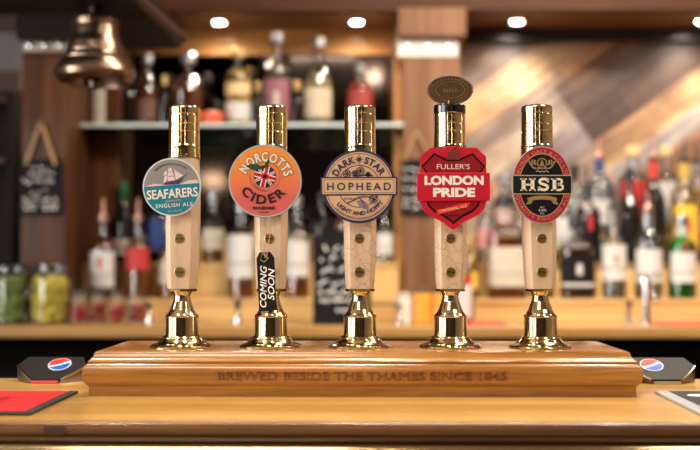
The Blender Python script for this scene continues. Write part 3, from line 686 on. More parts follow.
# left stand
B('s1', 103, 208, 27, 'clear', 'spirit', dkamber, .72, white, (.14, .58), blackc, 'bourbon bottle with white label and red seal at far left', emblem=(red_l, .44, .07), pour=copper_t)
B('s1', 138, 208, 25, 'clear', 'spirit', amber, .62, red_l, (.35, .62), navyc, 'amber whisky bottle with red label left of teal badge pump', pour=copper_t)
B('s1', 241, 205, 27, 'clear', 'shoulder', amber, .3, white, (.22, .68), silver, 'clear bottle with tall white label right of left pump handle')
B('s1', 297, 200, 25, 'clear', 'spirit', amber, .3, white, (.22, .58), silver, 'clear bottle with white label right of hanging slate tag')
B('s1', 170, 225, 22, 'clear', 'spirit', amber, .6, cream, (.2, .5), gold, 'amber bottle directly behind the leftmost pump handle')
B('s2', 123, 185, 21, 'dgreen', 'wine', liquid('dark green q', (.02, .08, .03), .3), .8, cream, (.1, .3), P('green cap', (.01, .12, .04), .3), 'dark green wine bottle behind bourbon and red label bottles', neck=P('green foil', (.01, .12, .04), .25, .5))
B('s2', 160, 190, 25, 'blue', 'spirit', navy_q, .8, blue_l, (.15, .6), silver, 'dark blue bottle half hidden by teal badge')
B('s2', 213, 195, 24, 'clear', 'round', amber, .35, cream, (.2, .5), silver, 'round clear bottle with cream label between first two pumps')
B('s2', 262, 200, 22, 'clear', 'spirit', gold_q, .6, cream, (.2, .5), gold, 'golden bottle behind the second pump handle')
B('s2', 283, 195, 18, 'clear', 'spirit', clear_q, .6, white, (.2, .5), silver, 'slim clear bottle right of orange badge')
B('s2', 322, 195, 20, 'dgreen', 'wine', liquid('dark green q', (.02, .08, .03), .3), .8, None, None, blackc, 'dark green bottle rising behind the black chalk sign')
B('s2', 345, 200, 20, 'clear', 'spirit', gold_q, .6, cream, (.2, .5), gold, 'golden bottle behind the chalk sign and middle pump')
B('s2', 384, 205, 18, 'clear', 'tall', clear_q, .6, white, (.15, .5), silver, 'slim clear bottle between middle pump and orange post')
B('s3', 110, 150, 20, 'dark', 'wine', dkamber, .8, None, None, blackc, 'dark bottle deep in shade behind the bourbon')
# glass shelf
B('g', 101, 52, 26, 'clear', 'spirit', straw, .6, cream, (.05, .55), gold, 'bottle with tall cream label below the bell')
B('g', 128, 72, 15, 'dark', 'spirit', gold_q, .6, None, None, gold, 'small dark amber bottle right of the cream label bottle')
B('g', 146, 56, 23, 'clear', 'tall', dkamber, .55, P('brown label', (.14, .07, .04), .5), (.12, .4), silver, 'dark whisky bottle with silver stopper right of the bell')
B('g', 163.5, 78, 11, 'dark', 'spirit', amber, .6, None, None, gold, 'small amber bottle left of round decanter bottle')
B('g', 187, 56, 35, 'clear', 'round', dkamber, .55, org_l, (.02, .22), silver, 'wide round-shouldered bottle with orange label above first pump')
B('g', 238, 50, 27, 'clear', 'shoulder', yellow_q, .62, white, (.1, .33), gold, 'clear bottle of yellow spirit with white label', band=(P('pale gold label', (.8, .6, .3), .5), .42, .58))
B('g', 257.5, 85, 11, 'dark', 'spirit', gold_q, .6, None, None, gold, 'small gold bottle between yellow and plum bottles')
B('g', 277, 34, 27, 'clear', 'spirit', gold_q, .5, pur_l, (.1, .52), silver, 'tall bottle with plum label and silver stopper', emblem=(cream, .3, .08))
B('g', 297, 84, 16, 'dark', 'spirit', amber, .6, None, None, gold, 'small amber bottle right of plum label bottle')
B('g', 318, 40, 28, 'clear', 'tall', straw, .55, P('pale label', (.62, .52, .38), .5), (.12, .45), silver, 'tall bottle of pale golden spirit with silver stopper')
B('g', 360, 66, 26, 'clear', 'spirit', red_q, .7, P('dark red label', (.35, .04, .04), .5), (.3, .6), silver, 'dark red bottle above the middle pump')
# low red tin on glass shelf
t = empty('red_tin', (at(212, 262, 3.44).x, 3.44, shz), 'small low orange-red tin on glass shelf beside the round bottle', 'tin')
mb = MB(); mb.lathe([(.034, 0), (.036, .002), (.036, .038)], 28); mb.build('tin_body', P('orange red tin', (.8, .12, .04), .35), t)
mb = MB(); mb.lathe([(.037, .0385), (.037, .046), (.034, .048)], 28); mb.build('lid', P('orange red lid', (.85, .18, .06), .35), t)

# ------------------------------------------------------------------ jars on the counter
def jar(px, w, h_px, Y, content, label, lidm=CHROME):
    sc = Y / FPX; r = w * sc / 2; h = h_px * sc; x = at(px, 262, Y).x
    j = empty('glass_jar', (x, Y, CT), label, 'jar', 'preserve jars')
    mb = MB(); mb.lathe([(r * .92, 0), (r, .03 * h), (r, .72 * h), (r * .93, .8 * h), (r * .78, .84 * h), (r * .78, .90 * h)], 32); mb.build('glass_body', glass('jar glass', (.97, .98, .97), .7), j)
    mb = MB(); mb.lathe([(r * .82, .88 * h), (r * .84, .9 * h), (r * .84, .955 * h), (r * .3, .97 * h), (r * .22, h), (0, h)], 32, caps=False); mb.build('lid', GL['pale'], j)
    kind, mat, n, name, cl = content
    mb = MB(); rnd = random.Random(px)
    for i in range(n):
        a = rnd.random() * 2 * PI; rr = r * .8 * math.sqrt(rnd.random()); z = .04 * h + rnd.random() * .68 * h
        if kind == 'slice':
            q = min(.02, r * .33); rr = min(rr, r * .93 - q); 
            mb.M = Matrix.Translation((rr * math.cos(a), rr * math.sin(a), max(z, q + .004))) @ Euler((rnd.random() * 3, rnd.random() * 3, 0)).to_matrix().to_4x4()
            mb.lathe([(q * .9, 0), (q, .002), (q * .9, .004)], 12)
        else:
            q = r * .3; rr = min(rr, r * .95 - q); z = .03 * h + q + rnd.random() * .38 * h
            mb.M = Matrix.Translation((rr * math.cos(a), rr * math.sin(a), z))
            mb.lathe([(q * math.sin(PI * k / 6), -q * math.cos(PI * k / 6)) for k in range(7)], 10)
    o = mb.build(name, mat, loc=(x, Y, CT)); tag(o, cl, name.replace('_', ' '), kind='stuff')
lime = P('lime', (.26, .36, .10), .5, var=.5, scale=60); lemon = P('lemon', (.95, .72, .12), .5, var=.3, scale=60); berry = P('berry', (.55, .03, .06), .35, var=.4, scale=80)
jar(11, 37, 60, 3.12, ('slice', lime, 150, 'lime_slices', 'green lime slices packed in the leftmost jar'), 'large glass jar of green lime slices at left frame edge')
jar(51, 40, 61, 3.12, ('slice', lemon, 170, 'lemon_slices', 'yellow lemon slices packed in the second jar'), 'large glass jar of yellow lemon slices')
for px, d, w in ((80, 0, 'beside the lemon jar'), (98, .03, 'second from the lemon jar'), (118, 0, 'third from the lemon jar'), (137, .03, 'nearest the first pump')):
    jar(px, 18, 33, 3.11 + d, ('ball', berry, 24, 'red_berries', 'dark red berries in the small jar ' + w), 'small glass jar of red berries ' + w)

# orange syrup tubs and small things on the counter
for px, w, h, m_, l in ((422, 19, 36, P('orange tub', (.85, .38, .05), .4), 'orange tub with dark lid, left one behind red shield pump'), (441, 18, 36, P('orange tub', (.85, .38, .05), .4), 'orange tub with dark lid, right one behind red shield pump'),
                     (404, 15, 30, P('white tub', (.75, .7, .62), .4), 'white tub with pale lid at foot of the orange post')):
    Y = 3.12; sc = Y / FPX; r = w * sc / 2; hh = h * sc
    t = empty('storage_tub', (at(px, 262, Y).x, Y, CT), l, 'tub', 'plastic tubs')
    mb = MB(); mb.lathe([(r * .9, 0), (r, .005), (r, hh * .8), (r * .85, hh * .84)], 28, n=3); mb.build('tub_body', m_, t)
    mb = MB(); mb.lathe([(r * .86, hh * .845), (r * .86, hh), (r * .8, hh * 1.02)], 28); mb.build('lid', P('dark lid', (.12, .07, .04), .5) if w > 15 else cream, t)
for px, h, l in ((150, 22, 'small steel spirit measure on counter left of first pump'), (238, 24, 'small steel spirit measure on counter between first two pumps'), (628, 24, 'short steel spirit measure left of tall chrome tap'), (398, 20, 'small steel spirit measure beside the white tub')):
    Y = 3.1; sc = Y / FPX
    t = empty('spirit_measure', (at(px, 262, Y).x, Y, CT), l, 'measure', 'steel measures'); r = 4.5 * sc; hh = h * sc
    mb = MB(); mb.lathe([(r, 0), (r * .55, hh * .4), (r * .55, hh * .45), (r * 1.05, hh), (r * .98, hh), (r * .5, hh * .47), (0, hh * .46)], 24); mb.build('cup', CHROME, t)
    mb = MB(); mb.lathe([(r * .6, hh * .38), (r * .7, hh * .425), (r * .6, hh * .47)], 24, caps=False); mb.build('waist_band', BRASS, t)
t = empty('chrome_tap', (at(646, 262, 3.1).x, 3.1, CT), 'tall chrome water tap on back counter at right', 'tap'); sc = 3.1 / FPX
mb = MB(); mb.lathe([(.018, 0), (.018, .01), (.012, .014), (.012, .1), (.015, .104), (.015, .13), (.008, .136)], 24); mb.build('tap_body', CHROME, t)
mb = MB(); mb.tube([(0, 0, .09), (0, -.05, .1), (0, -.09, .095), (0, -.1, .07)], .006, 10); mb.build('spout', CHROME, t)
mb = MB(); mb.tube([(0, 0, .132), (.004, .02, .15)], .004, 8); mb.build('lever', CHROME, t)
for x0, x1, l in ((440, 505, 'long red bar mat lying on the back counter behind middle pumps'), (655, 760, 'long red bar mat lying on the back counter at right')):
    o = boxo('bar_mat', P('red mat', (.7, .04, .05), .6), at(x0, 262, 3.05).x, at(x1, 262, 3.05).x, 3.02, 3.085, CT + .0003, CT + .006, bevel=.002); tag(o, l, 'mat', 'red bar mats')

# ------------------------------------------------------------------ chalkboards
def scribble(mb, x0, x1, z, h, d, seed, w):
    rnd = random.Random(seed); x = x0
    while x < x1:
        L_ = rnd.uniform(.12, .3) * (x1 - x0); pts = []; k = 0; xe = min(x1, x + L_)
        while x + k < xe: pts.append((x + k, z + h * rnd.uniform(-.5, .5))); k += h * .3
        if len(pts) > 1: mb.stroke(pts, w * 1.5, d, w * .3)
        x = xe + h * .5
sc = PY / FPX
ch = empty('chalkboard_sign', (at(41, 262, PY).x, PY - .012, atz(187, PY)), 'small black chalkboard hanging by twine on the dark left pillar', 'chalkboard')
boxo('board', SLATE, -21 * sc, 21 * sc, 0, .01, -28 * sc, 28 * sc, ch)
mb = MB()
for z, a, b_, h in ((19, -9, 12, 6), (13, -12, 14, 3), (6, -18, 14, 7), (-4, -10, 8, 8), (-12, -18, 18, 6), (-18, -18, -3, 2), (-18, 1, 18, 2), (-22, -16, -4, 2), (-22, 3, 17, 2)):
    scribble(mb, a * sc, b_ * sc, z * sc, h * sc, .001, z, .9 * sc)
mb.build('chalk_writing', CHALK, ch)
mb = MB(); mb.tube([(-15 * sc, -.004, 22 * sc), (-1.5 * sc, -.004, 62 * sc)], .005, 8); mb.tube([(15 * sc, -.004, 22 * sc), (1.5 * sc, -.004, 62 * sc)], .005, 8); mb.build('twine', STRING, ch)
mb = MB(); mb.M = Matrix.Translation((0, .01, 62 * sc)) @ Matrix.Rotation(PI / 2, 4, 'X'); mb.lathe([(.004, 0), (.004, .018), (.009, .018), (.009, .021), (0, .021)], 12); mb.build('nail', BRASS2, ch)
ch = empty('chalkboard_sign', (at(417, 262, 3.39).x, 3.389, atz(187, 3.39)), 'small black chalkboard on the rosy pillar behind red shield badge', 'chalkboard')
sc = 3.39 / FPX
boxo('board', SLATE, -17 * sc, 21 * sc, 0, .01, -28 * sc, 28 * sc, ch)
mb = MB()
for z in (18, 8, -2, -12, -20): scribble(mb, -14 * sc, 18 * sc, z * sc, 5 * sc, .001, z + 3, .9 * sc)
mb.build('chalk_writing', CHALK, ch)
mb = MB(); mb.tube([(-13 * sc, -.004, 26 * sc), (0, -.004, 56 * sc)], .004, 8); mb.tube([(15 * sc, -.004, 26 * sc), (0, -.004, 56 * sc)], .004, 8); mb.build('twine', STRING, ch)
Yc = 3.07; sc = Yc / FPX
ch = empty('chalkboard_sign', (at(342, 262, Yc).x, Yc, CT), 'large black chalk sign with arched top standing behind middle pump', 'chalkboard')
hb = (CT - 0) ; topz = atz(229, Yc) - CT
pts = [(-29, 0), (29, 0), (29, topz / sc - 8), (24, topz / sc - 7), (20, topz / sc - 2), (8, topz / sc), (-8, topz / sc), (-20, topz / sc - 2), (-24, topz / sc - 7), (-29, topz / sc - 8)]
mb = MB(); mb.M = Matrix.Scale(sc, 4); mb.prism(pts, 0, 3); mb.build('board', SLATE, ch)
mb = MB(); mb.M = Matrix.Scale(sc, 4)
for z, a, b_, h in ((76, -18, 14, 7), (66, -22, 20, 10), (54, -20, 22, 9), (42, -25, 24, 7), (32, -24, 20, 5), (24, -22, 22, 4), (14, -6, 20, 3)):
    scribble(mb, a, b_, z, h, .3, z, 1.4)
mb.build('chalk_writing', CHALK, ch)
boxo('foot', BLACK, -20 * sc, 20 * sc, .0095, .05, 0, .012, ch)

# ------------------------------------------------------------------ front bar
BT = CZ - 0.1795; BF = atz  # bar top height
Y_F = 1.167
bar = empty('bar_counter', (0, 0, 0), 'honey oak bar top with moulded front edge in the foreground', 'bar counter')
def extrude_profile(prof, x0, x1):      # prof: (y, z) closed
    mb = MB(); n = len(prof)
    mb.add([(x0, y, z) for y, z in prof] + [(x1, y, z) for y, z in prof], [tuple(range(n)), tuple(range(2 * n - 1, n - 1, -1))] + [(i, (i + 1) % n, (i + 1) % n + n, i + n) for i in range(n)])
    return mb
mb = MB(); mb.box(XL + .01, XR - .01, Y_F + .004, 1.60, BT - .0225, BT); mb.build('bar_top', OAK, bar)
arc = [(Y_F + .004 - .007 * math.sin(a), BT - .003 + .003 * math.cos(a)) for a in [PI / 2 * i / 6 for i in range(7)]]
pf = arc + [(Y_F - .001, BT - .0038), (Y_F - .0045, BT - .005), (Y_F - .005, BT - .009), (Y_F - .004, BT - .0135), (Y_F + .001, BT - .0145), (Y_F + .002, BT - .0155), (Y_F - .001, BT - .0165), (Y_F - .001, BT - .0195), (Y_F + .002, BT - .0225), (Y_F + .0039, BT - .0225), (Y_F + .0039, BT)]
extrude_profile(pf, XL + .01, XR - .01).build('edge_moulding', OAK_D, bar, 25)
boxo('inlay_block', P('dark inlay', (.07, .035, .02), .4), at(47, 262, Y_F).x, at(68, 262, Y_F).x, Y_F - .0056, Y_F, BT - .0138, BT - .0044, bar)
boxo('bar_front', DARKW, XL + .01, XR - .01, Y_F + .03, Y_F + .06, .001, BT - .023, bar)
mb = MB(); mb.tube([(XL + .02, Y_F + .004, BT - .0345), (XR - .02, Y_F + .004, BT - .0345)], .0115, 24); mb.build('brass_trim', BRASS, bar)

# plinth carrying the pumps
YB = 1.40; XC = 0.0
top = CZ - 0.1205; s = 1.39 / FPX
prof = [(0, 0), (1.5, -.5), (2.2, -2), (3.2, -5), (5.5, -8), (7.2, -9), (7.6, -10.3), (6.8, -10.8), (6.9, -11.6), (9.2, -13), (11.2, -16), (12.2, -20), (12.3, -24), (11.5, -28), (9.6, -31.5), (7.4, -33.5), (6.6, -35), (6.6, -37), (6.9, -44.9)]
prof[-1] = (6.9, -(top - BT) / s + .15)
hx0 = .3575
mb = MB(); vs, fs = [], []
for o_, z in prof:
    o_ *= s; z *= s
    vs += [(-hx0 - o_, -o_, z), (hx0 + o_, -o_, z), (hx0 + o_, .185 + o_ * .4, z), (-hx0 - o_, .185 + o_ * .4, z)]
for j in range(len(prof) - 1):
    for i in range(4): fs.append((j * 4 + i, j * 4 + (i + 1) % 4, (j + 1) * 4 + (i + 1) % 4, (j + 1) * 4 + i))
fs.append((3, 2, 1, 0)); q = (len(prof) - 1) * 4; fs.append((q, q + 1, q + 2, q + 3))
mb.add(vs, fs)
pl = empty('pump_plinth', (XC, YB, top), 'long moulded amber oak plinth carrying the five beer pumps', 'plinth')
mb.build('plinth_body', BOXW, pl, 30)
def off_at(z):
    for (o0, z0), (o1, z1) in zip(prof, prof[1:]):
        if z1 * s <= z <= z0 * s: return (o0 + (o1 - o0) * (z0 * s - z) / max(1e-9, (z0 - z1) * s)) * s
    return prof[-1][0] * s
vs, fs = text_geo('BREWED BESIDE THE THAMES SINCE 1845', 9 * s, bold=.0, width=.3855, fill=False, bevel=.02)
mb = MB(); zc = -27.6 * s
mb.add([(x + .0005, -off_at(z + zc) - .0002 - (e * .045), z + zc) for x, z, e in vs], fs)
tx = mb.build('carved_lettering', wood('shaded carved oak', (.13, .045, .015), (.26, .10, .035), 'x', 1.6, .3, .4), pl)  # darker oak paints in the shade of the cut letters

# ------------------------------------------------------------------ pumps
PYD = 1.468
SP = PYD / FPX
def brushed(mb): return mb
def pump(px, cap_px, hm, label, seed, lean=0.0):
    x = at(px, 345, PYD).x
    e = empty('beer_pump', (x, PYD, top), label, 'beer pump', 'brass and wood beer pumps')
    k = SP
    # turned base, in px units above plinth
    base = [(31, 0), (31.5, 1.2), (30.5, 2.6), (28, 3.6), (25, 4.6), (22.5, 6.2), (20.5, 8.2), (19.6, 9.2), (20, 10.2), (19, 11.2), (16.8, 11.6), (16.8, 12.2)]
    mb = MB(); mb.M = Matrix.Scale(k, 4); mb.lathe(base, 64); mb.build('base_flange', BRASS, e, 60)
    body = [(16.2, 12.3), (16.2, 30.6), (16.6, 31.2), (16.2, 32), (15, 33), (13.4, 35), (11.8, 38), (10.3, 42), (8.8, 46), (8.0, 50), (8.2, 53), (9.2, 54.5), (9.4, 55.5)]
    mb = MB(); mb.M = Matrix.Scale(k, 4); mb.lathe(body, 64); mb.build('pump_barrel', BRASS, e, 40)
    mb = MB(); mb.M = Matrix.Scale(k, 4); mb.lathe([(12.4, 55.6), (14.6, 55.9), (14.8, 57.2), (14.2, 58)], 8); mb.build('handle_collar', BRASS, e, 20)
    # tapering handle, chamfered section
    mb = MB(); vs, fs = [], []; secs = [(13.6, 58.2), (14.6, 66), (15.6, 90), (16.2, 122), (16.0, 152), (14.6, 188)]
    for w, z in secs:
        c_ = w * .34
        ring = [(-w + c_, -w * .92), (w - c_, -w * .92), (w, -w * .92 + c_ * 1.3), (w, w * .92 - c_ * 1.3), (w - c_, w * .92), (-w + c_, w * .92), (-w, w * .92 - c_ * 1.3), (-w, -w * .92 + c_ * 1.3)]
        ln = lean * (z - 58) / 140
        vs += [(a * k + ln, b * k, z * k) for a, b in ring]
    for j in range(len(secs) - 1):
        for i in range(8): fs.append((j * 8 + i, j * 8 + (i + 1) % 8, (j + 1) * 8 + (i + 1) % 8, (j + 1) * 8 + i))
    fs.append(tuple(range(8))); fs.append(tuple((len(secs) - 1) * 8 + i for i in range(8)))
    mb.add(vs, fs); mb.build('handle', hm, e, 15, bevel=.0006)
    # brass cap with engraved lines
    mb = MB(); mb.M = Matrix.Translation((lean, 0, 2 * k)) @ Matrix.Scale(k, 4)
    zt = 345 - 106
    mb.lathe([(14.8, 186.2), (16.2, 187), (16.4, 188.5), (16.0, 190), (15.7, 196), (16.1, 196.8), (16.1, 199), (15.6, 199.6), (15.6, 212), (15.35, 212.4), (15.35, 213), (15.6, 213.4), (15.6, 220), (15.35, 220.3), (15.35, 220.8), (15.6, 221.2), (15.6, 230), (15.3, 230.4), (15.3, 231), (15.6, 231.4), (15.6, 237), (14.8, 238.6), (13, 239.3), (0, 239.6)], 64, caps=False)
    cap = mb.build('handle_cap', BRASS, e, 30)
    mb = MB(); mb.M = Matrix.Translation((lean, 0, 2 * k)) @ Matrix.Scale(k, 4)   # engraved griffin outline and lettering row
    gv = [(-3, 214), (-1, 217), (-2, 220), (0, 223), (2, 226), (1, 228.5), (3.5, 228), (3, 225), (5, 222), (4, 218), (6, 215)]
    def wrap(m0):
        m0.v = [((Matrix.Translation((lean, 0, 2 * k)) @ Matrix.Scale(k, 4)) @ Vector((15.72 * math.sin(p[0] / 15.6), -15.68 * math.cos(p[0] / 15.6) + p[1] * 0, p[2]))) for p in m0.v]
        m0.v = [tuple(v) for v in m0.v]; return m0
    g = MB(); g.stroke(gv, .7, 0, .1); g.stroke([(-3, 214), (0, 214.6), (6, 215)], .6, 0, .1); g.stroke([(-2, 220), (-5, 223), (-4, 226)], .6, 0, .1)
    for i in range(7): g.stroke([(-8 + i * 2.7, 203.5), (-8 + i * 2.7, 208.5), (-6.6 + i * 2.7, 208.5 if i % 2 else 203.5)], .5, 0, .1)
    wrap(g).build('engraving', P('engraved brass', (.45, .30, .13), .4, 1.0), cap)
    # two slotted brass bolts
    for z in (347 - 239, 347 - 272):
        w = 15.3
        mb = MB(); mb.M = Matrix.Scale(k, 4) @ Matrix.Translation((-.5, -w * .95 + .3, z)) @ Matrix.Rotation(PI / 2, 4, 'X')
        mb.lathe([(5.3, -.6), (5.3, .5), (4.8, .8), (4.5, .5), (0, .5)], 28, caps=False)
        b_ = mb.build('bolt', P('bolt brass', (.42, .30, .13), .35, 1.0), e)
        mb = MB(); mb.M = Matrix.Scale(k, 4) @ Matrix.Translation((-.5, -w * .95 - .5, z)) @ Matrix.Rotation(.05, 4, 'Y'); mb.box(-4, 4, -.1, .3, -.7, .7); mb.build('slot', GROOVE, b_)
    return e
def lx(px, D=1.5): return at(px, 262, D).x
p1 = pump(182, 183.5, HANDW, 'beer pump with round teal and grey sailing ship badge', 1, .0015)
p2 = pump(271, 271, HANDW, 'beer pump with round orange cider badge bearing a flag apple', 2)
p3 = pump(360, 360, HANDC, 'beer pump with round tan badge crossed by a name banner', 3)
p4 = pump(450.5, 450.5, HANDC, 'beer pump with red shield badge and oval brass plaque on top', 4)
p5 = pump(540.5, 538, HANDW, 'beer pump with black and red oval badge, furthest right', 5, -.003)

CD = 1.434                                   # clips stand in front of the handles
def clip(pumpo, px, py, build):
    c = at(px, py, CD); k = CD / FPX
    loc = c - Vector(pumpo.location)
    M_ = Matrix.Scale(k, 4)
    def mk(): m = MB(); m.M = M_; return m
    build(pumpo, loc, mk)
def C(name, col, rough=.4): return plain(name, col, rough, var=.03, coat=0, spec=.3)
YG = []
def clip_bracket(pumpo, loc, mk):
    pass
# teal sailing-ship badge
def seafarers(pu, loc, mk):
    m = mk(); m.prism(circ(0, 0, 29.2), 0, 3.5); m.box(-5, 5, 3.5, 8.5, -8, 8); pc = m.build('pump_clip', C('badge silver edge', (.62, .63, .63)), pu, loc=loc)
    th = math.radians(4)
    m = mk(); a0 = math.asin(2 / 27.6)
    up = circ(0, 0, 27.8, n=48, a0=th + a0, a1=PI + th - a0)
    m.prism(up, .3, .3); m.build('sky', C('badge grey sky', (.25, .235, .22)), pc)
    lo = circ(0, 0, 27.8, n=48, a0=PI + th - a0, a1=2 * PI + th + a0)
    m = mk(); m.prism(lo, .35, .3); m.build('sea', C('badge teal', (.008, .19, .27)), pc)
    c_, s_ = math.cos(th), math.sin(th)
    R = lambda x, z: (x * c_ - z * s_, x * s_ + z * c_)
    m = mk(); m.prism([R(-27, 2), R(-18, 4.5), R(-8, 3), R(10, 3.2), R(18, 5.5), R(26.5, 5.4), R(27.4, 2)], .45, .1); m.build('cloud_band', C('badge haze', (.62, .50, .43)), pc)
    m = mk(); m.prism([R(-8, 2.6), R(8, 2.2), R(12, 8), R(4, 6.2), R(-6, 5)], .75, .2); m.stroke([R(8, 6), R(16, 12)], .6, .75); m.build('ship_hull', C('badge navy', (.05, .05, .13)), pc)
    m = mk()
    for q in ([(-8, 4.5), (-5, 5.5), (-3.5, 12), (-6.5, 11)], [(-3.5, 6), (4, 6.5), (3, 10.5), (-3.8, 10.2)], [(-3.4, 10.9), (3.2, 11.2), (2, 15), (-3, 14.6)], [(-2.6, 15.3), (2.2, 15.6), (.6, 19.3), (-2, 19)],
              [(-7.5, 12), (-4.2, 12.4), (-3.6, 16.8), (-6, 16)], [(4.6, 7), (12.6, 11), (3.4, 16.5)], [(5.4, 14.6), (10, 12.6), (2.4, 19)]):
        m.prism([R(*w) for w in q], .8, .2)
    m.build('sails', C('badge sail', (.72, .58, .54)), pc)
    m = mk(); put_text(m, 'SEAFARERS', *R(.3, -6.2), 9.4, .8, .4, rot=th, width=51, bold=.03); m.build('lettering', C('badge cream letters', (.80, .72, .62)), pc)
    m = mk(); put_text(m, 'QUALITY', *R(1, -13.8), 2.0, .7, .3, rot=th, width=16, bold=.01); m.build('small_lettering', C('badge gold letters', (.55, .38, .2)), pc)
    m = mk(); put_text(m, 'ENGLISH ALE', *R(1.5, -18.2), 4.0, .7, .3, rot=th, width=37, bold=.01, spacing=1.2); m.build('lettering', C('badge cream letters', (.80, .72, .62)), pc)
    m = mk(); put_text(m, 'ALC. 3.6% VOL', *R(2, -24), 2.1, .7, .3, rot=th, width=14, bold=.01); m.build('small_lettering', C('badge gold letters', (.55, .38, .2)), pc)
    m = mk(); put_text(m, 'GEORGE GALE & CO LTD', 0, 0, 1.9, .7, .3, arc=22.6, rot=-th, width=34, bold=.01); m.build('small_lettering', C('badge dark letters', (.07, .06, .06)), pc)
clip(p1, 171.7, 187, seafarers)

def gradient_mat():
    m, nt, b = new_mat('cider badge orange to pink'); N = nt.nodes.new; L = nt.links.new
    tc = N('ShaderNodeTexCoord'); sp = N('ShaderNodeSeparateXYZ'); L(tc.outputs['Object'], sp.inputs[0])
    mr = N('ShaderNodeMapRange'); mr.inputs[1].default_value = -.05; mr.inputs[2].default_value = .05; L(sp.outputs[2], mr.inputs[0])
    r = N('ShaderNodeValToRGB'); e = r.color_ramp.elements; e[0].color = (.62, .12, .11, 1); e[0].position = .25; e[1].color = (.78, .26, .035, 1); e[1].position = .75; e.new(.5).color = (.72, .19, .07, 1)
    L(mr.outputs[0], r.inputs['Fac']); L(r.outputs['Color'], b.inputs['Base Color']); b.inputs['Roughness'].default_value = .35; b.inputs['Coat Weight'].default_value = .4
    return m
def cider(pu, loc, mk):
    m = mk(); m.prism(circ(0, 0, 37), 0, 3.5); m.box(-2, 10, 3.5, 8, -8, 8); pc = m.build('pump_clip', C('badge slate edge', (.17, .16, .18)), pu, loc=loc)
    m = mk(); ring_seg(m, 0, 0, 35.2, 36.6, .3, .3); m.build('rim', C('badge pale rim', (.45, .42, .42)), pc)
    m = mk(); m.prism(circ(0, 0, 35), .35, .3); m.build('badge_face', gradient_mat(), pc)
    th = math.radians(-3)
    m = mk(); put_text(m, 'NORCOTTS', 0, 0, 9.6, .7, .3, arc=19.8, rot=.07, width=50, bold=.15); m.build('letter_outline', C('badge brown outline', (.30, .10, .03)), pc)
    m = mk(); put_text(m, 'NORCOTTS', 0, 0, 9.2, 1.0, .3, arc=20.0, rot=.07, width=50.5, bold=.07); m.build('lettering', C('badge silver letters', (.70, .66, .60)), pc)
    m = mk(); put_text(m, 'CIDER', -1, 4, 9.2, .9, .3, arc=-27, rot=-.05, width=55, bold=.06); m.build('lettering', C('badge black letters', (.03, .015, .02)), pc)
    m = mk(); put_text(m, 'RHUBARB', -1, -27, 3.1, .9, .3, width=22, bold=.05); m.build('lettering', C('badge black letters', (.03, .015, .02)), pc)
    m = mk(); put_text(m, 'ALC 4% VOL', -1, -31.3, 1.5, .9, .3, width=9); m.build('small_lettering', C('badge black letters', (.03, .015, .02)), pc)
    # apple with the flag
    m = mk(); cx, cz = 0, 4.5; m.prism(circ(cx, cz, 11.2), .7, .2); ap = m.build('flag_apple', C('badge flag blue', (.012, .016, .07)), pc)
    ro = math.radians(-14)
    def dia(m, a, w, d, off=0, r=11):
        dx, dz = math.cos(a + ro), math.sin(a + ro); nx, nz = -dz * off, dx * off; rr = math.sqrt(r * r - (w / 2 + abs(off)) ** 2)
        m.stroke([(cx + nx - dx * rr, cz + nz - dz * rr), (cx + nx + dx * rr, cz + nz + dz * rr)], w, d, .1)
    m = mk()
    for a in (math.radians(38), math.radians(142)): dia(m, a, 2.6, .85)
    for a in (0, PI / 2): dia(m, a, 5.4, .86)
    m.build('flag_white', C('badge white', (.78, .74, .70)), pc)
    m = mk()
    for a in (math.radians(38), math.radians(142)): dia(m, a, 1.0, .98)
    for a in (0, PI / 2): dia(m, a, 3.2, 1.0)
    m.build('flag_red', C('badge red', (.50, .015, .02)), pc)
    m = mk()
    m.prism([(-19, 14.5), (-15, 17), (-9, 17.2), (-3, 14), (-1.5, 12.5), (-6, 11.5), (-12, 11)], 1.2, .2); m.prism([(-1, 13), (0, 17), (2.5, 21), (4, 22), (4.2, 18), (2.5, 14.5), (0, 12.5)], 1.2, .2)
    m.build('leaves', C('badge leaf', (.015, .07, .03)), pc)
    m = mk(); ring_seg(m, cx, cz, 15, 15.4, .7, .1, -.9, 1.1, n=24); ring_seg(m, cx, cz, 15, 15.4, .7, .1, PI * .95, PI * 1.6, n=20)
    put_text(m, 'ENGLISH CIDER', cx, cz, 1.2, .8, .2, arc=-14.4, rot=-.5, width=15); m.build('small_lettering', C('badge rust', (.3, .06, .03)), pc)
clip(p2, 265, 181, cider)

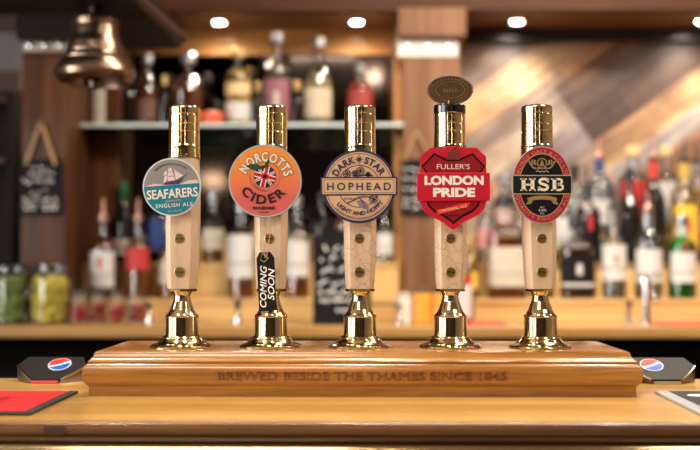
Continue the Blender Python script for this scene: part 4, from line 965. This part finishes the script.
def hophead(pu, loc, mk):
    tan = C('badge tan', (.62, .40, .22)); nv = C('badge dark navy', (.035, .03, .085))
    m = mk(); m.prism(circ(0, 0, 37), 0, 3.5); m.prism([(-38.5, -9.5), (38.5, -9), (38.5, 9.5), (-38.5, 9.3)], .6, 3.5); m.box(-6, 6, 3.5, 8, -8, 8); pc = m.build('pump_clip', nv, pu, loc=loc)
    m = mk(); m.prism(circ(0, 0, 34.4), .3, .3); m.build('badge_face', tan, pc)
    m = mk(); ring_seg(m, 0, 0, 32.6, 33.2, .5, .2); ring_seg(m, 0, 0, 20.6, 21.4, .5, .2); m.build('ring_lines', nv, pc)
    m = mk(); put_text(m, 'DARK', 0, 0, 7.0, .8, .3, arc=23.6, rot=-.66, width=23, bold=.06); m.build('lettering', nv, pc); m = mk(); put_text(m, 'STAR', 0, 0, 7.0, .8, .3, arc=23.6, rot=.66, width=21, bold=.06)
    m.build('lettering', nv, pc); m = mk(); put_text(m, 'LIGHT AND HOPPY', 0, 0, 4.2, .8, .3, arc=-29, rot=.05, width=54, bold=.05)
    m.build('lettering', nv, pc); m = mk(); st = []
    for i in range(16):
        a = i * PI / 8; r = (5.2 if i % 4 == 0 else 3.8) if i % 2 == 0 else 1.5; st.append((r * math.cos(a + PI / 2), 27 + r * math.sin(a + PI / 2)))
    m.prism(st, .8, .3); m.build('star_mark', nv, pc)
    m = mk(); put_text(m, 'DARK STAR BREWING CO. BREWED IN PARTRIDGE GREEN', 0, 0, 1.1, .8, .3, arc=-32.2, rot=.05, width=56); m.build('small_lettering', nv, pc); m = mk(); put_text(m, 'ALC 3.8% VOL', -9, -12.5, 1.7, .8, .3, width=12); m.build('small_lettering', nv, pc)
    def cone(m, cx, cz, r):
        for i in range(5):
            a = i * 2 * PI / 5; m.stroke(circ(cx + r * .45 * math.cos(a), cz + r * .45 * math.sin(a), r * .5, n=10), .7, .6, .1, closed=True)
    m = mk()   # hop sprigs above and below the banner
    for q in ((-12, 12.5, 4.2), (1.5, 15.5, 4.4), (-4, 13, 3.2), (9, 12, 2.6)): cone(m, *q)
    m.stroke([(-6, 10.5), (-1, 10.4), (6, 11.2), (14, 10.6)], 1.6, .6, .1); m.build('hop_drawing', nv, pc)
    m = mk(); cone(m, 14.5, -13, 4.6); m.stroke([(-12, -17), (-6, -14.5), (0, -11), (6, -10.5), (12, -11)], 1.2, .6, .1)
    m.stroke([(0, -11), (4, -16), (6, -21)], .9, .6, .1); m.build('hop_drawing', nv, pc)
    m = mk(); m.prism([(-2.5, -15), (3, -13.6), (8, -16.5), (9.6, -21), (9.5, -23.6), (4, -22.6), (0, -19.5)], .55, .1); m.build('hop_leaf', C('badge grey violet', (.20, .17, .24)), pc)
    m = mk(); m.prism([(-36.8, -7.9), (36.8, -7.6), (36.8, 8), (-36.8, 7.8)], 1.0, .4); m.build('name_banner', tan, pc)
    m = mk()
    for a, b_ in (((-35, -6.6), (35, -6.4)), ((35, -6.4), (35, 6.8)), ((35, 6.8), (-35, 6.6)), ((-35, 6.6), (-35, -6.6))): m.stroke([a, b_], .45, 1.1, .1)
    put_text(m, 'HOPHEAD', 0, 0, 7.6, 1.3, .3, width=64, bold=.03, spacing=1.4); m.build('banner_lettering', nv, pc)
clip(p3, 359, 186.3, hophead)

def pride(pu, loc, mk):
    rd = C('badge bright red', (.50, .010, .028)); dr = C('badge deep red', (.26, .006, .014)); bk = C('badge near black', (.004, .003, .004))
    sh = [(-23, 40), (23, 40), (33, 31), (33, 5), (33, -14), (31, -21), (26, -27), (18, -31), (10, -35), (4, -39.5), (0, -42.5), (-4, -39.5), (-10, -35), (-18, -31), (-26, -27), (-31, -21), (-33, -14), (-33, 5), (-33, 31)]
    m = mk(); m.prism(sh, 0, 4); m.box(-6, 6, 4, 8, -8, 8); pc = m.build('pump_clip', rd, pu, loc=loc)
    inn = [(-19, 33.5), (-8, 28.5), (-6, 27.5), (6, 27.5), (8, 28.5), (19, 33.5), (31, 21), (26, 14), (26, -12), (24.5, -18), (19, -23.5), (9, -28.5), (2, -33.5), (0, -36), (-2, -33.5), (-9, -28.5), (-19, -23.5), (-24.5, -18), (-26, -12), (-26, 14), (-31, 21)]
    m = mk(); m.stroke(inn, 2.2, .3, .2, closed=True); m.build('shield_line', bk, pc)
    m = mk(); m.prism([(x * .96, z * .965) for x, z in inn], .22, .2); m.build('shield_field', dr, pc)
    m = mk(); rnd = random.Random(3)
    for i in range(16):
        x = rnd.uniform(-22, 22); z = rnd.choice([rnd.uniform(-24, -16), rnd.uniform(22, 26)])
        if abs(x) + abs(z) * .5 < 26: m.stroke(circ(x, z, 1.8, n=8, a0=rnd.random() * 3, a1=4 + rnd.random()), .5, .4, .1)
    m.build('scroll_pattern', C('badge pattern red', (.5, .04, .05)), pc)
    m = mk(); m.prism([(-7, 28), (-6, 34), (-3, 36), (-1, 39.5), (2, 40.5), (3, 38), (6.5, 35), (7, 28)], .9, .5); m.build('griffin_crest', C('badge crest maroon', (.16, .03, .03)), pc)
    m = mk(); put_text(m, "FULLER'S", 0, 21, 5.2, .9, .3, width=33, bold=.01); m.build('maker_lettering', C('badge pink letters', (.80, .55, .52)), pc)
    m = mk(); m.prism([(-36.5, -13.5), (36.5, -13.5), (36.5, 14.6), (-36.5, 14.6)], 2.2, 3); m.build('name_plate', rd, pc, bevel=.0006)
    m = mk(); put_text(m, 'LONDON', .6, 7.2, 8.6, 2.6, .3, width=59, bold=.09); m.build('lettering', C('badge ivory', (.85, .78, .68)), pc)
    m = mk(); put_text(m, 'PRIDE', .6, -4.8, 8.6, 2.6, .3, width=42, bold=.09); m.build('lettering', C('badge ivory', (.85, .78, .68)), pc)
    m = mk(); rb = [(-16, -27.5), (-12, -26.3), (-2, -24), (8, -21), (15, -19.5), (16.5, -14.8), (8, -16), (-2, -19), (-12, -21.8), (-17, -22.5)]
    m.prism(rb, .9, .3); m.build('ribbon', C('badge ribbon red', (.72, .04, .04)), pc)
    m = mk(); put_text(m, 'ORIGINAL ALE', -.3, -21, 2.7, 1.2, .3, rot=.2, width=28, bold=.02); m.build('ribbon_lettering', C('badge gold', (.72, .48, .28)), pc)
    m = mk(); put_text(m, 'LONDON', 0, -28.2, 1.5, .6, .2, width=12); m.build('small_lettering', bk, pc)
clip(p4, 453.3, 187.5, pride)

def hsb(pu, loc, mk):
    gd = C('badge gold line', (.50, .33, .16)); tg_ = C('badge dull gold', (.46, .24, .12)); bk = C('badge black', (.004, .004, .008)); rd = C('badge crimson', (.40, .008, .035)); kz = 38.6 / 30
    m = mk(); m.prism(circ(0, 0, 30.2, 38.8), 0, 4); m.box(-8, 4, 4, 8, -8, 8); pc = m.build('pump_clip', C('badge silver rim', (.35, .34, .36)), pu, loc=loc)
    m = mk(); m.prism(circ(0, 0, 29.2, 37.8), .3, .3); m.build('outer_band', rd, pc)
    m = mk(); m.prism(circ(0, 0, 22.6, 31.2), .6, .3); m.build('badge_face', bk, pc)
    m = mk(); ring_seg(m, 0, 0, 22.4, 23.0, .7, .2, k=31.4 / 22.8); m.build('inner_line', gd, pc)
    m = mk(); put_text(m, 'GEORGE GALE & CO. LTD', 0, 0, 3.8, .7, .3, arc=24.1, width=78, bold=.0, kz=1.30); m.build('arched_lettering', tg_, pc)
    m = mk(); put_text(m, 'QUALITY ENGLISH ALE', 0, 0, 3.8, .7, .3, arc=-28.0, width=74, bold=.0, kz=1.30); m.build('arched_lettering', tg_, pc)
    m = mk()  # crest: garlanded figure
    for sx in (-1, 1):
        m.stroke([(sx * 6, 16.5), (sx * 9, 17.5), (sx * 11.5, 21), (sx * 13, 24)], 1.5, .8, .2); m.stroke([(sx * 6, 20), (sx * 7.6, 22.5), (sx * 7, 25)], 1.8, .8, .2); m.stroke([(sx * 9, 20.5), (sx * 10, 23), (sx * 9.4, 25.4)], 1.4, .8, .2)
    m.stroke(circ(0, 22, 4.6, n=20), 1, .8, .2, closed=True); m.prism([(-2.5, 19), (2.5, 19), (1.2, 23), (0, 25.4), (-1.2, 23)], .8, .2); m.prism([(-6, 16), (6, 16), (4, 18), (-4, 18)], .8, .2)
    m.build('crest', C('badge old gold', (.30, .20, .09)), pc)
    m = mk(); m.stroke([(-6, 13.4), (-4, 14.4), (-2, 12.8), (0, 14), (2, 12.9), (4, 14.2), (7, 13)], .6, .8, .2); m.build('flourish', C('badge silver', (.55, .53, .5)), pc); m = mk()
    put_text(m, 'ALC', 0, -22.2, 1.9, .8, .2, width=4.6); put_text(m, '4.8%', 0, -25.2, 2.6, .8, .2, width=8, bold=.01); put_text(m, 'VOL', 0, -28.6, 1.7, .8, .2, width=4.6); m.build('small_lettering', C('badge silver', (.55, .53, .5)), pc)
    m = mk(); m.prism([(-29.6, -9.4), (29.6, -9.4), (29.6, 10), (-29.6, 10)], .9, 1); m.build('band_border', gd, pc)
    m = mk(); m.prism([(-28.9, -8.4), (28.9, -8.4), (28.9, 9), (-28.9, 9)], 1.2, .5); m.build('name_band', C('badge dark green', (.003, .012, .009)), pc)
    m = mk(); d = 1.7; t_ = .4
    # slab letters
    def H(cx):
        for sx in (-1, 1):
            m.prism([(cx + sx * 4.4 - 1.9, -6), (cx + sx * 4.4 + 1.9, -6), (cx + sx * 4.4 + 1.9, 6.6), (cx + sx * 4.4 - 1.9, 6.6)], d, t_)
            for z in (-6, 5.2): m.prism([(cx + sx * 4.4 - 3.3, z), (cx + sx * 4.4 + 3.3, z), (cx + sx * 4.4 + 3.3, z + 1.5), (cx + sx * 4.4 - 3.3, z + 1.5)], d, t_)
        m.prism([(cx - 4, -.8), (cx + 4, -.8), (cx + 4, 1.2), (cx - 4, 1.2)], d, t_)
    H(-14.2)
    S_ = [(4.6, 3.2), (3.6, 4.9), (1.6, 5.6), (-1.2, 5.5), (-3.4, 4.4), (-3.9, 2.9), (-3, 1.4), (-.6, .5), (1.8, -.3), (3.8, -1.4), (4.2, -3), (3.2, -4.6), (1, -5.2), (-1.6, -5), (-3.8, -4), (-4.8, -2.2)]
    m.stroke([(x + 1.2, z + .3) for x, z in S_], 2.7, d, t_)
    m.prism([(5, 2.4), (6.6, 2.4), (6.6, 6.6), (5.2, 6.6)], d, t_); m.prism([(-4.4, -6), (-3, -6), (-2.8, -1.8), (-4.4, -1.8)], d, t_)
    bx = 11.4
    m.prism([(bx - 1, -6), (bx + 2.6, -6), (bx + 2.6, 6.6), (bx - 1, 6.6)], d, t_)
    for z in (-6, 5.2): m.prism([(bx - 2.6, z), (bx + 3, z), (bx + 3, z + 1.4), (bx - 2.6, z + 1.4)], d, t_)
    m.stroke([(bx + 2, 5.8), (bx + 6, 5.7), (bx + 8, 4.6), (bx + 8.2, 2.8), (bx + 6.6, 1.1), (bx + 2, .6)], 2.1, d, t_)
    m.stroke([(bx + 2, .5), (bx + 6.8, .2), (bx + 9, -1.2), (bx + 9, -3.6), (bx + 7, -5), (bx + 2, -5.2)], 2.1, d, t_)
    m.build('lettering', C('badge cream', (.80, .70, .54)), pc)
    m = mk(); m.prism([(-15, -13), (-8, -11.2), (0, -10.7), (8, -11.2), (15, -13), (14, -16.6), (7.5, -15), (0, -14.5), (-7.5, -15), (-14, -16.6)], .9, .3)
    for sx in (-1, 1): m.prism([(sx * 9, -15.6), (sx * 15, -17), (sx * 16, -20), (sx * 11, -18.6)], .8, .2)
    m.build('scroll', C('badge old gold', (.30, .20, .09)), pc)
clip(p5, 542, 185, hsb)

# oval plaque and dark collar on the fourth pump
k = SP
mb = MB(); mb.M = Matrix.Translation((0, 0, 2 * k)) @ Matrix.Scale(k, 4); mb.lathe([(15.9, 231.3), (16.0, 231.6), (16.0, 238.6), (15.4, 239.7), (0, 239.9)], 64, caps=False); mb.build('dark_collar', P('black nickel', (.06, .06, .07), .2, 1.0), p4)
mb = MB(); mb.M = Matrix.Translation((0, 0, 2 * k)) @ Matrix.Scale(k, 4); mb.lathe([(3, 239.9), (2.4, 241), (2.4, 245)], 20); mb.build('stem', BRASS2, p4)
mb = MB(); mb.M = Matrix.Translation((.5 * k, 0, (347 - 89.8) * k)) @ Matrix.Scale(k, 4); mb.prism(circ(0, 0, 23, 14.6), 1.2, 2.4); ov_ = mb.build('oval_plaque', BRASS2, p4, bevel=.0006)
mb = MB(); mb.M = Matrix.Translation((.5 * k, 0, (347 - 89.8) * k)) @ Matrix.Scale(k, 4)
ring_seg(mb, 0, 0, 21.4, 22.2, 1.7, .5, k=14.6 / 23); ring_seg(mb, 0, 0, 14.2, 15, 1.7, .5, k=.56)
rnd = random.Random(5)
for i in range(30):
    a = i * 2 * PI / 30; x, z = 18.2 * math.cos(a), 11 * math.sin(a); mb.stroke([(x - 1, z - .9), (x + rnd.uniform(-.8, .8), z + 1.1), (x + 1.1, z - .5)], .5, 1.6, .4)
for i in range(5): mb.stroke([(-7 + i * 3, -2.4), (-6.4 + i * 3, 2.6), (-5 + i * 3, -1.5)], .7, 1.6, .4)
mb.build('raised_pattern', P('worn brass relief', (.55, .42, .26), .3, 1.0), ov_)

# hanging slate tag on the second pump
tp = at(266.5, 282, 1.420); kt = 1.420 / FPX
tg = empty('slate_tag', tp, 'small black slate tag tied with twine to orange badge pump', 'tag')
rt = math.radians(-3)
mb = MB(); mb.M = Matrix.Rotation(rt, 4, 'Y') @ Matrix.Scale(kt, 4); mb.prism([(-8.8, -29), (8.6, -29), (9, 24), (5, 30), (-5.5, 30), (-9, 24)], 0, 2); sl = mb.build('slate', SLATE, tg, bevel=.0004)
mb = MB(); mb.M = Matrix.Rotation(rt, 4, 'Y') @ Matrix.Scale(kt, 4)
put_text(mb, 'COMING', -3.6, -4.6, 6.6, .35, .2, rot=PI / 2 - .06, width=41, bold=.02, slant=.28); put_text(mb, 'SOON', 4.4, -2.5, 6.6, .35, .2, rot=PI / 2 - .06, width=30, bold=.02, slant=.28)
mb.build('lettering', P('tag white ink', (.88, .87, .83), .6), sl)
mb = MB(); mb.M = Matrix.Scale(kt, 4)
mb.tube([(-1, -1, 24), (-2.5, -1.5, 33), (-1.5, 2, 47), (1.5, 4, 66)], .45, 6); mb.tube([(0, -1, 24), (1.5, -1.2, 34), (3.5, 2, 48), (3, 4, 66)], .45, 6)
mb.tube([(-1, -1.4, 25), (-4, -2, 29), (-6, -1.5, 22), (-2, -1.6, 20), (2, -1.4, 24), (0, -1.2, 26)], .4, 6); mb.tube([(0, -1.2, 26), (-5, -2, 33), (-7.5, -1.6, 41)], .35, 6)
mb.build('twine', STRING, tg)

# ------------------------------------------------------------------ black drinks caddies with round logo at both ends of the plinth
def caddy(px, flip, label, lo=0.0):
    Yf, Yb = 1.532, 1.588; sx = 1.555 / FPX
    x = at(px, 262, 1.555).x
    e = empty('drinks_caddy', (x, 1.50, BT), label, 'drinks caddy', 'black drinks caddies'); yo = -1.50
    zb = .034; zf = .007
    W, Wf = .052, .020
    # sloping top plate
    def pt(x_, y_, dz=0): return (x_, y_ + yo, zf + (zb - zf) * (y_ - Yf) / (Yb - Yf) + dz)
    out = [(-Wf - .002, Yf), (Wf + .002, Yf), (W, Yf + .034), (W - .010, Yb), (-W + .010, Yb), (-W, Yf + .034)]
    mb = MB(); n = 6
    mb.add([pt(a, b) for a, b in out] + [pt(a, b, -.0025) for a, b in out], [tuple(range(n)), tuple(range(2 * n - 1, n - 1, -1))] + [(i, i + n, (i + 1) % n + n, (i + 1) % n) for i in range(n)])
    tpp = mb.build('top_plate', P('black granite plastic', (.009, .008, .007), .5, spec=.25, bump=.3, scale=400, var=.5), e)
    # skirt walls and bent chrome lips
    for grp, nm in (((0,), 'front_wall'), ((2, 3, 4), 'skirt')):
      mb = MB()
      for i in grp:
        a, b = out[i], out[(i + 1) % n]
        q = [pt(*a, -.003), pt(*b, -.003)]; mb.add([q[0], q[1], (q[1][0], q[1][1], .0005), (q[0][0], q[0][1], .0005)] + [(p_[0] * .96, p_[1] + (.002 if p_[1] + 1.5 < 1.56 else -.002), p_[2]) for p_ in (q[0], q[1], (q[1][0], q[1][1], .0005), (q[0][0], q[0][1], .0005))],
            [(0, 1, 2, 3), (7, 6, 5, 4), (0, 4, 5, 1), (1, 5, 6, 2), (2, 6, 7, 3), (3, 7, 4, 0)])
      mb.build(nm, P('black plastic', (.01, .009, .008), .4), e)
    for i in (1, 5):
        a, b = out[i], out[(i + 1) % n]; q = [Vector(pt(*a, -.001)), Vector(pt(*b, -.001))]; sgn = 1 if i == 1 else -1
        mb = MB(); mb.tube([q[0], q[0] * .5 + q[1] * .5 + Vector((0, 0, -.0012)), q[1]], .0018, 10); mb.build('bent_lip', P('smoky chrome lip', (.55, .48, .40), .12, 1.0), e)
        lw = Vector((-sgn * .004, .004, 0)); q = [v + Vector((0, 0, -.002)) for v in q]
        mb = MB(); v4 = [q[0] + lw * .3, q[1] + lw * .3, Vector((q[1].x, q[1].y, .0005)), Vector((q[0].x, q[0].y, .0005))]
        mb.add([tuple(v) for v in v4] + [tuple(v + lw) for v in v4], [(0, 1, 2, 3), (7, 6, 5, 4), (0, 4, 5, 1), (1, 5, 6, 2), (2, 6, 7, 3), (3, 7, 4, 0)])
        mb.build('side_wall', P('bronze smoked side', (.30, .23, .15), .25, 1.0), e)
    boxo('front_strip', P('front strip red', (.55, .05, .06), .4) if flip else P('front strip silver', (.6, .6, .62), .2, .8), -Wf, Wf, Yf - .004 + yo, Yf - .001 + yo, .0005, .0045, e)
    # round logo lying on the plate
    sl_ = math.atan2(zb - zf, Yb - Yf); ML = Matrix.Translation(pt(lo, Yf + .036, .0)) @ Matrix.Rotation(sl_, 4, 'X') @ Matrix.Rotation(-PI / 2, 4, 'X') @ Matrix.Rotation(-.12, 4, 'Y')
    R_ = .0158
    def disc(nm, pts, d, mat):
        m = MB(); m.M = ML; m.prism([(a * R_, b * R_ ) for a, b in pts], d, .0003); return m.build(nm, mat, tpp)
    lg = disc('logo_disc', circ(0, 0, 1.08, 1.08), .0006, P('logo white', (.85, .85, .86), .3))
    K = lambda a0, a1, n=24: [(math.cos(a0 + (a1 - a0) * i / n), math.sin(a0 + (a1 - a0) * i / n)) for i in range(n + 1)]
    D_ = math.radians
    disc('logo_red', K(D_(28), D_(192)) + [(-.6, -.12), (-.2, -.02), (.2, .14), (.55, .36)], .0010, P('logo red', (.75, .03, .03), .3))
    disc('logo_blue', K(D_(205), D_(368)) + [(.6, .06), (.3, -.12), (-.1, -.26), (-.5, -.40)], .0010, P('logo blue', (.01, .09, .50), .3))
caddy(51, True, 'black caddy with round red, white and blue logo left of the plinth', .011)
caddy(661, False, 'black caddy with round red, white and blue logo right of the plinth', -.012)

# bar runners at the frame edges
def mat_poly(name, pts, inset, m0, m1, label):
    e = empty(name, (0, 0, BT + .0006), label, 'bar mat', 'bar mats on front bar')
    def pr_(P_, z0, z1, nm, mat, par):
        n = len(P_); mb = MB(); mb.add([(x, y, z0) for x, y in P_] + [(x, y, z1) for x, y in P_], [tuple(range(n - 1, -1, -1)), tuple(range(n, 2 * n))] + [(i, (i + 1) % n, (i + 1) % n + n, i + n) for i in range(n)]); return mb.build(nm, mat, par)
    base_ = pr_(pts, 0, .003, 'mat_border', m0, e)
    pr_(inset, .0031, .0036, 'mat_face', m1, e)
    return e
def gp(px, py):
    d = RM @ Vector(((px - 350) / FPX, (225 - py) / FPX, -1)); kk = (BT - CZ) / d.z; return (d.x * kk, d.y * kk)
a, b, c = gp(78, 393.5), gp(30, 416), gp(-60, 416); d = gp(-60, 393.5)
a2, b2, c2, d2 = gp(69, 394.2), gp(25, 414.4), gp(-56, 414.4), gp(-56, 394.2)
e = mat_poly('bar_mat', [a, b, c, d], [a2, b2, c2, d2], P('mat charcoal', (.035, .035, .04), .7, spec=.2), P('mat red', (.50, .022, .025), .7, var=.15, spec=.15), 'red bar mat with charcoal border at left of front bar')
mb = MB()
cx, cy = gp(2, 403)
for (x0, y0), (x1, y1), w in (((-3, 402.6), (9, 402.2), 2.4), ((0, 400.6), (18, 400.2), 1.0), ((-8, 398), (-4, 410), 2.5), ((-2, 405.7), (7, 405.3), 1.2)):
    p0, p1_ = gp(x0, y0), gp(x1, y1); ww = w * .0022
    mb.add([(p0[0], p0[1] - ww, .0038), (p1_[0], p1_[1] - ww, .0038), (p1_[0], p1_[1] + ww, .0038), (p0[0], p0[1] + ww, .0038)], [(0, 1, 2, 3)])
mb.build('mat_print', BLACK, e)
a, b, c, d = gp(655, 393.5), gp(702, 417), gp(770, 417), gp(770, 393.5)
a2, b2, c2, d2 = gp(669, 394.2), gp(711, 414.2), gp(766, 414.2), gp(766, 394.2)
e = mat_poly('bar_mat', [a, b, c, d], [a2, b2, c2, d2], P('mat silver', (.30, .30, .31), .6), P('mat dark grey', (.035, .035, .04), .7, spec=.2), 'dark grey bar mat with silver border at right of front bar')
mb = MB(); q = gp(701, 398.6); mb.add([(q[0] + .018 * math.cos(t), q[1] + .012 * math.sin(t), .0038) for t in [i * 2 * PI / 24 for i in range(24)]], [tuple(range(24))]); mb.build('mat_print', WHITE, e)
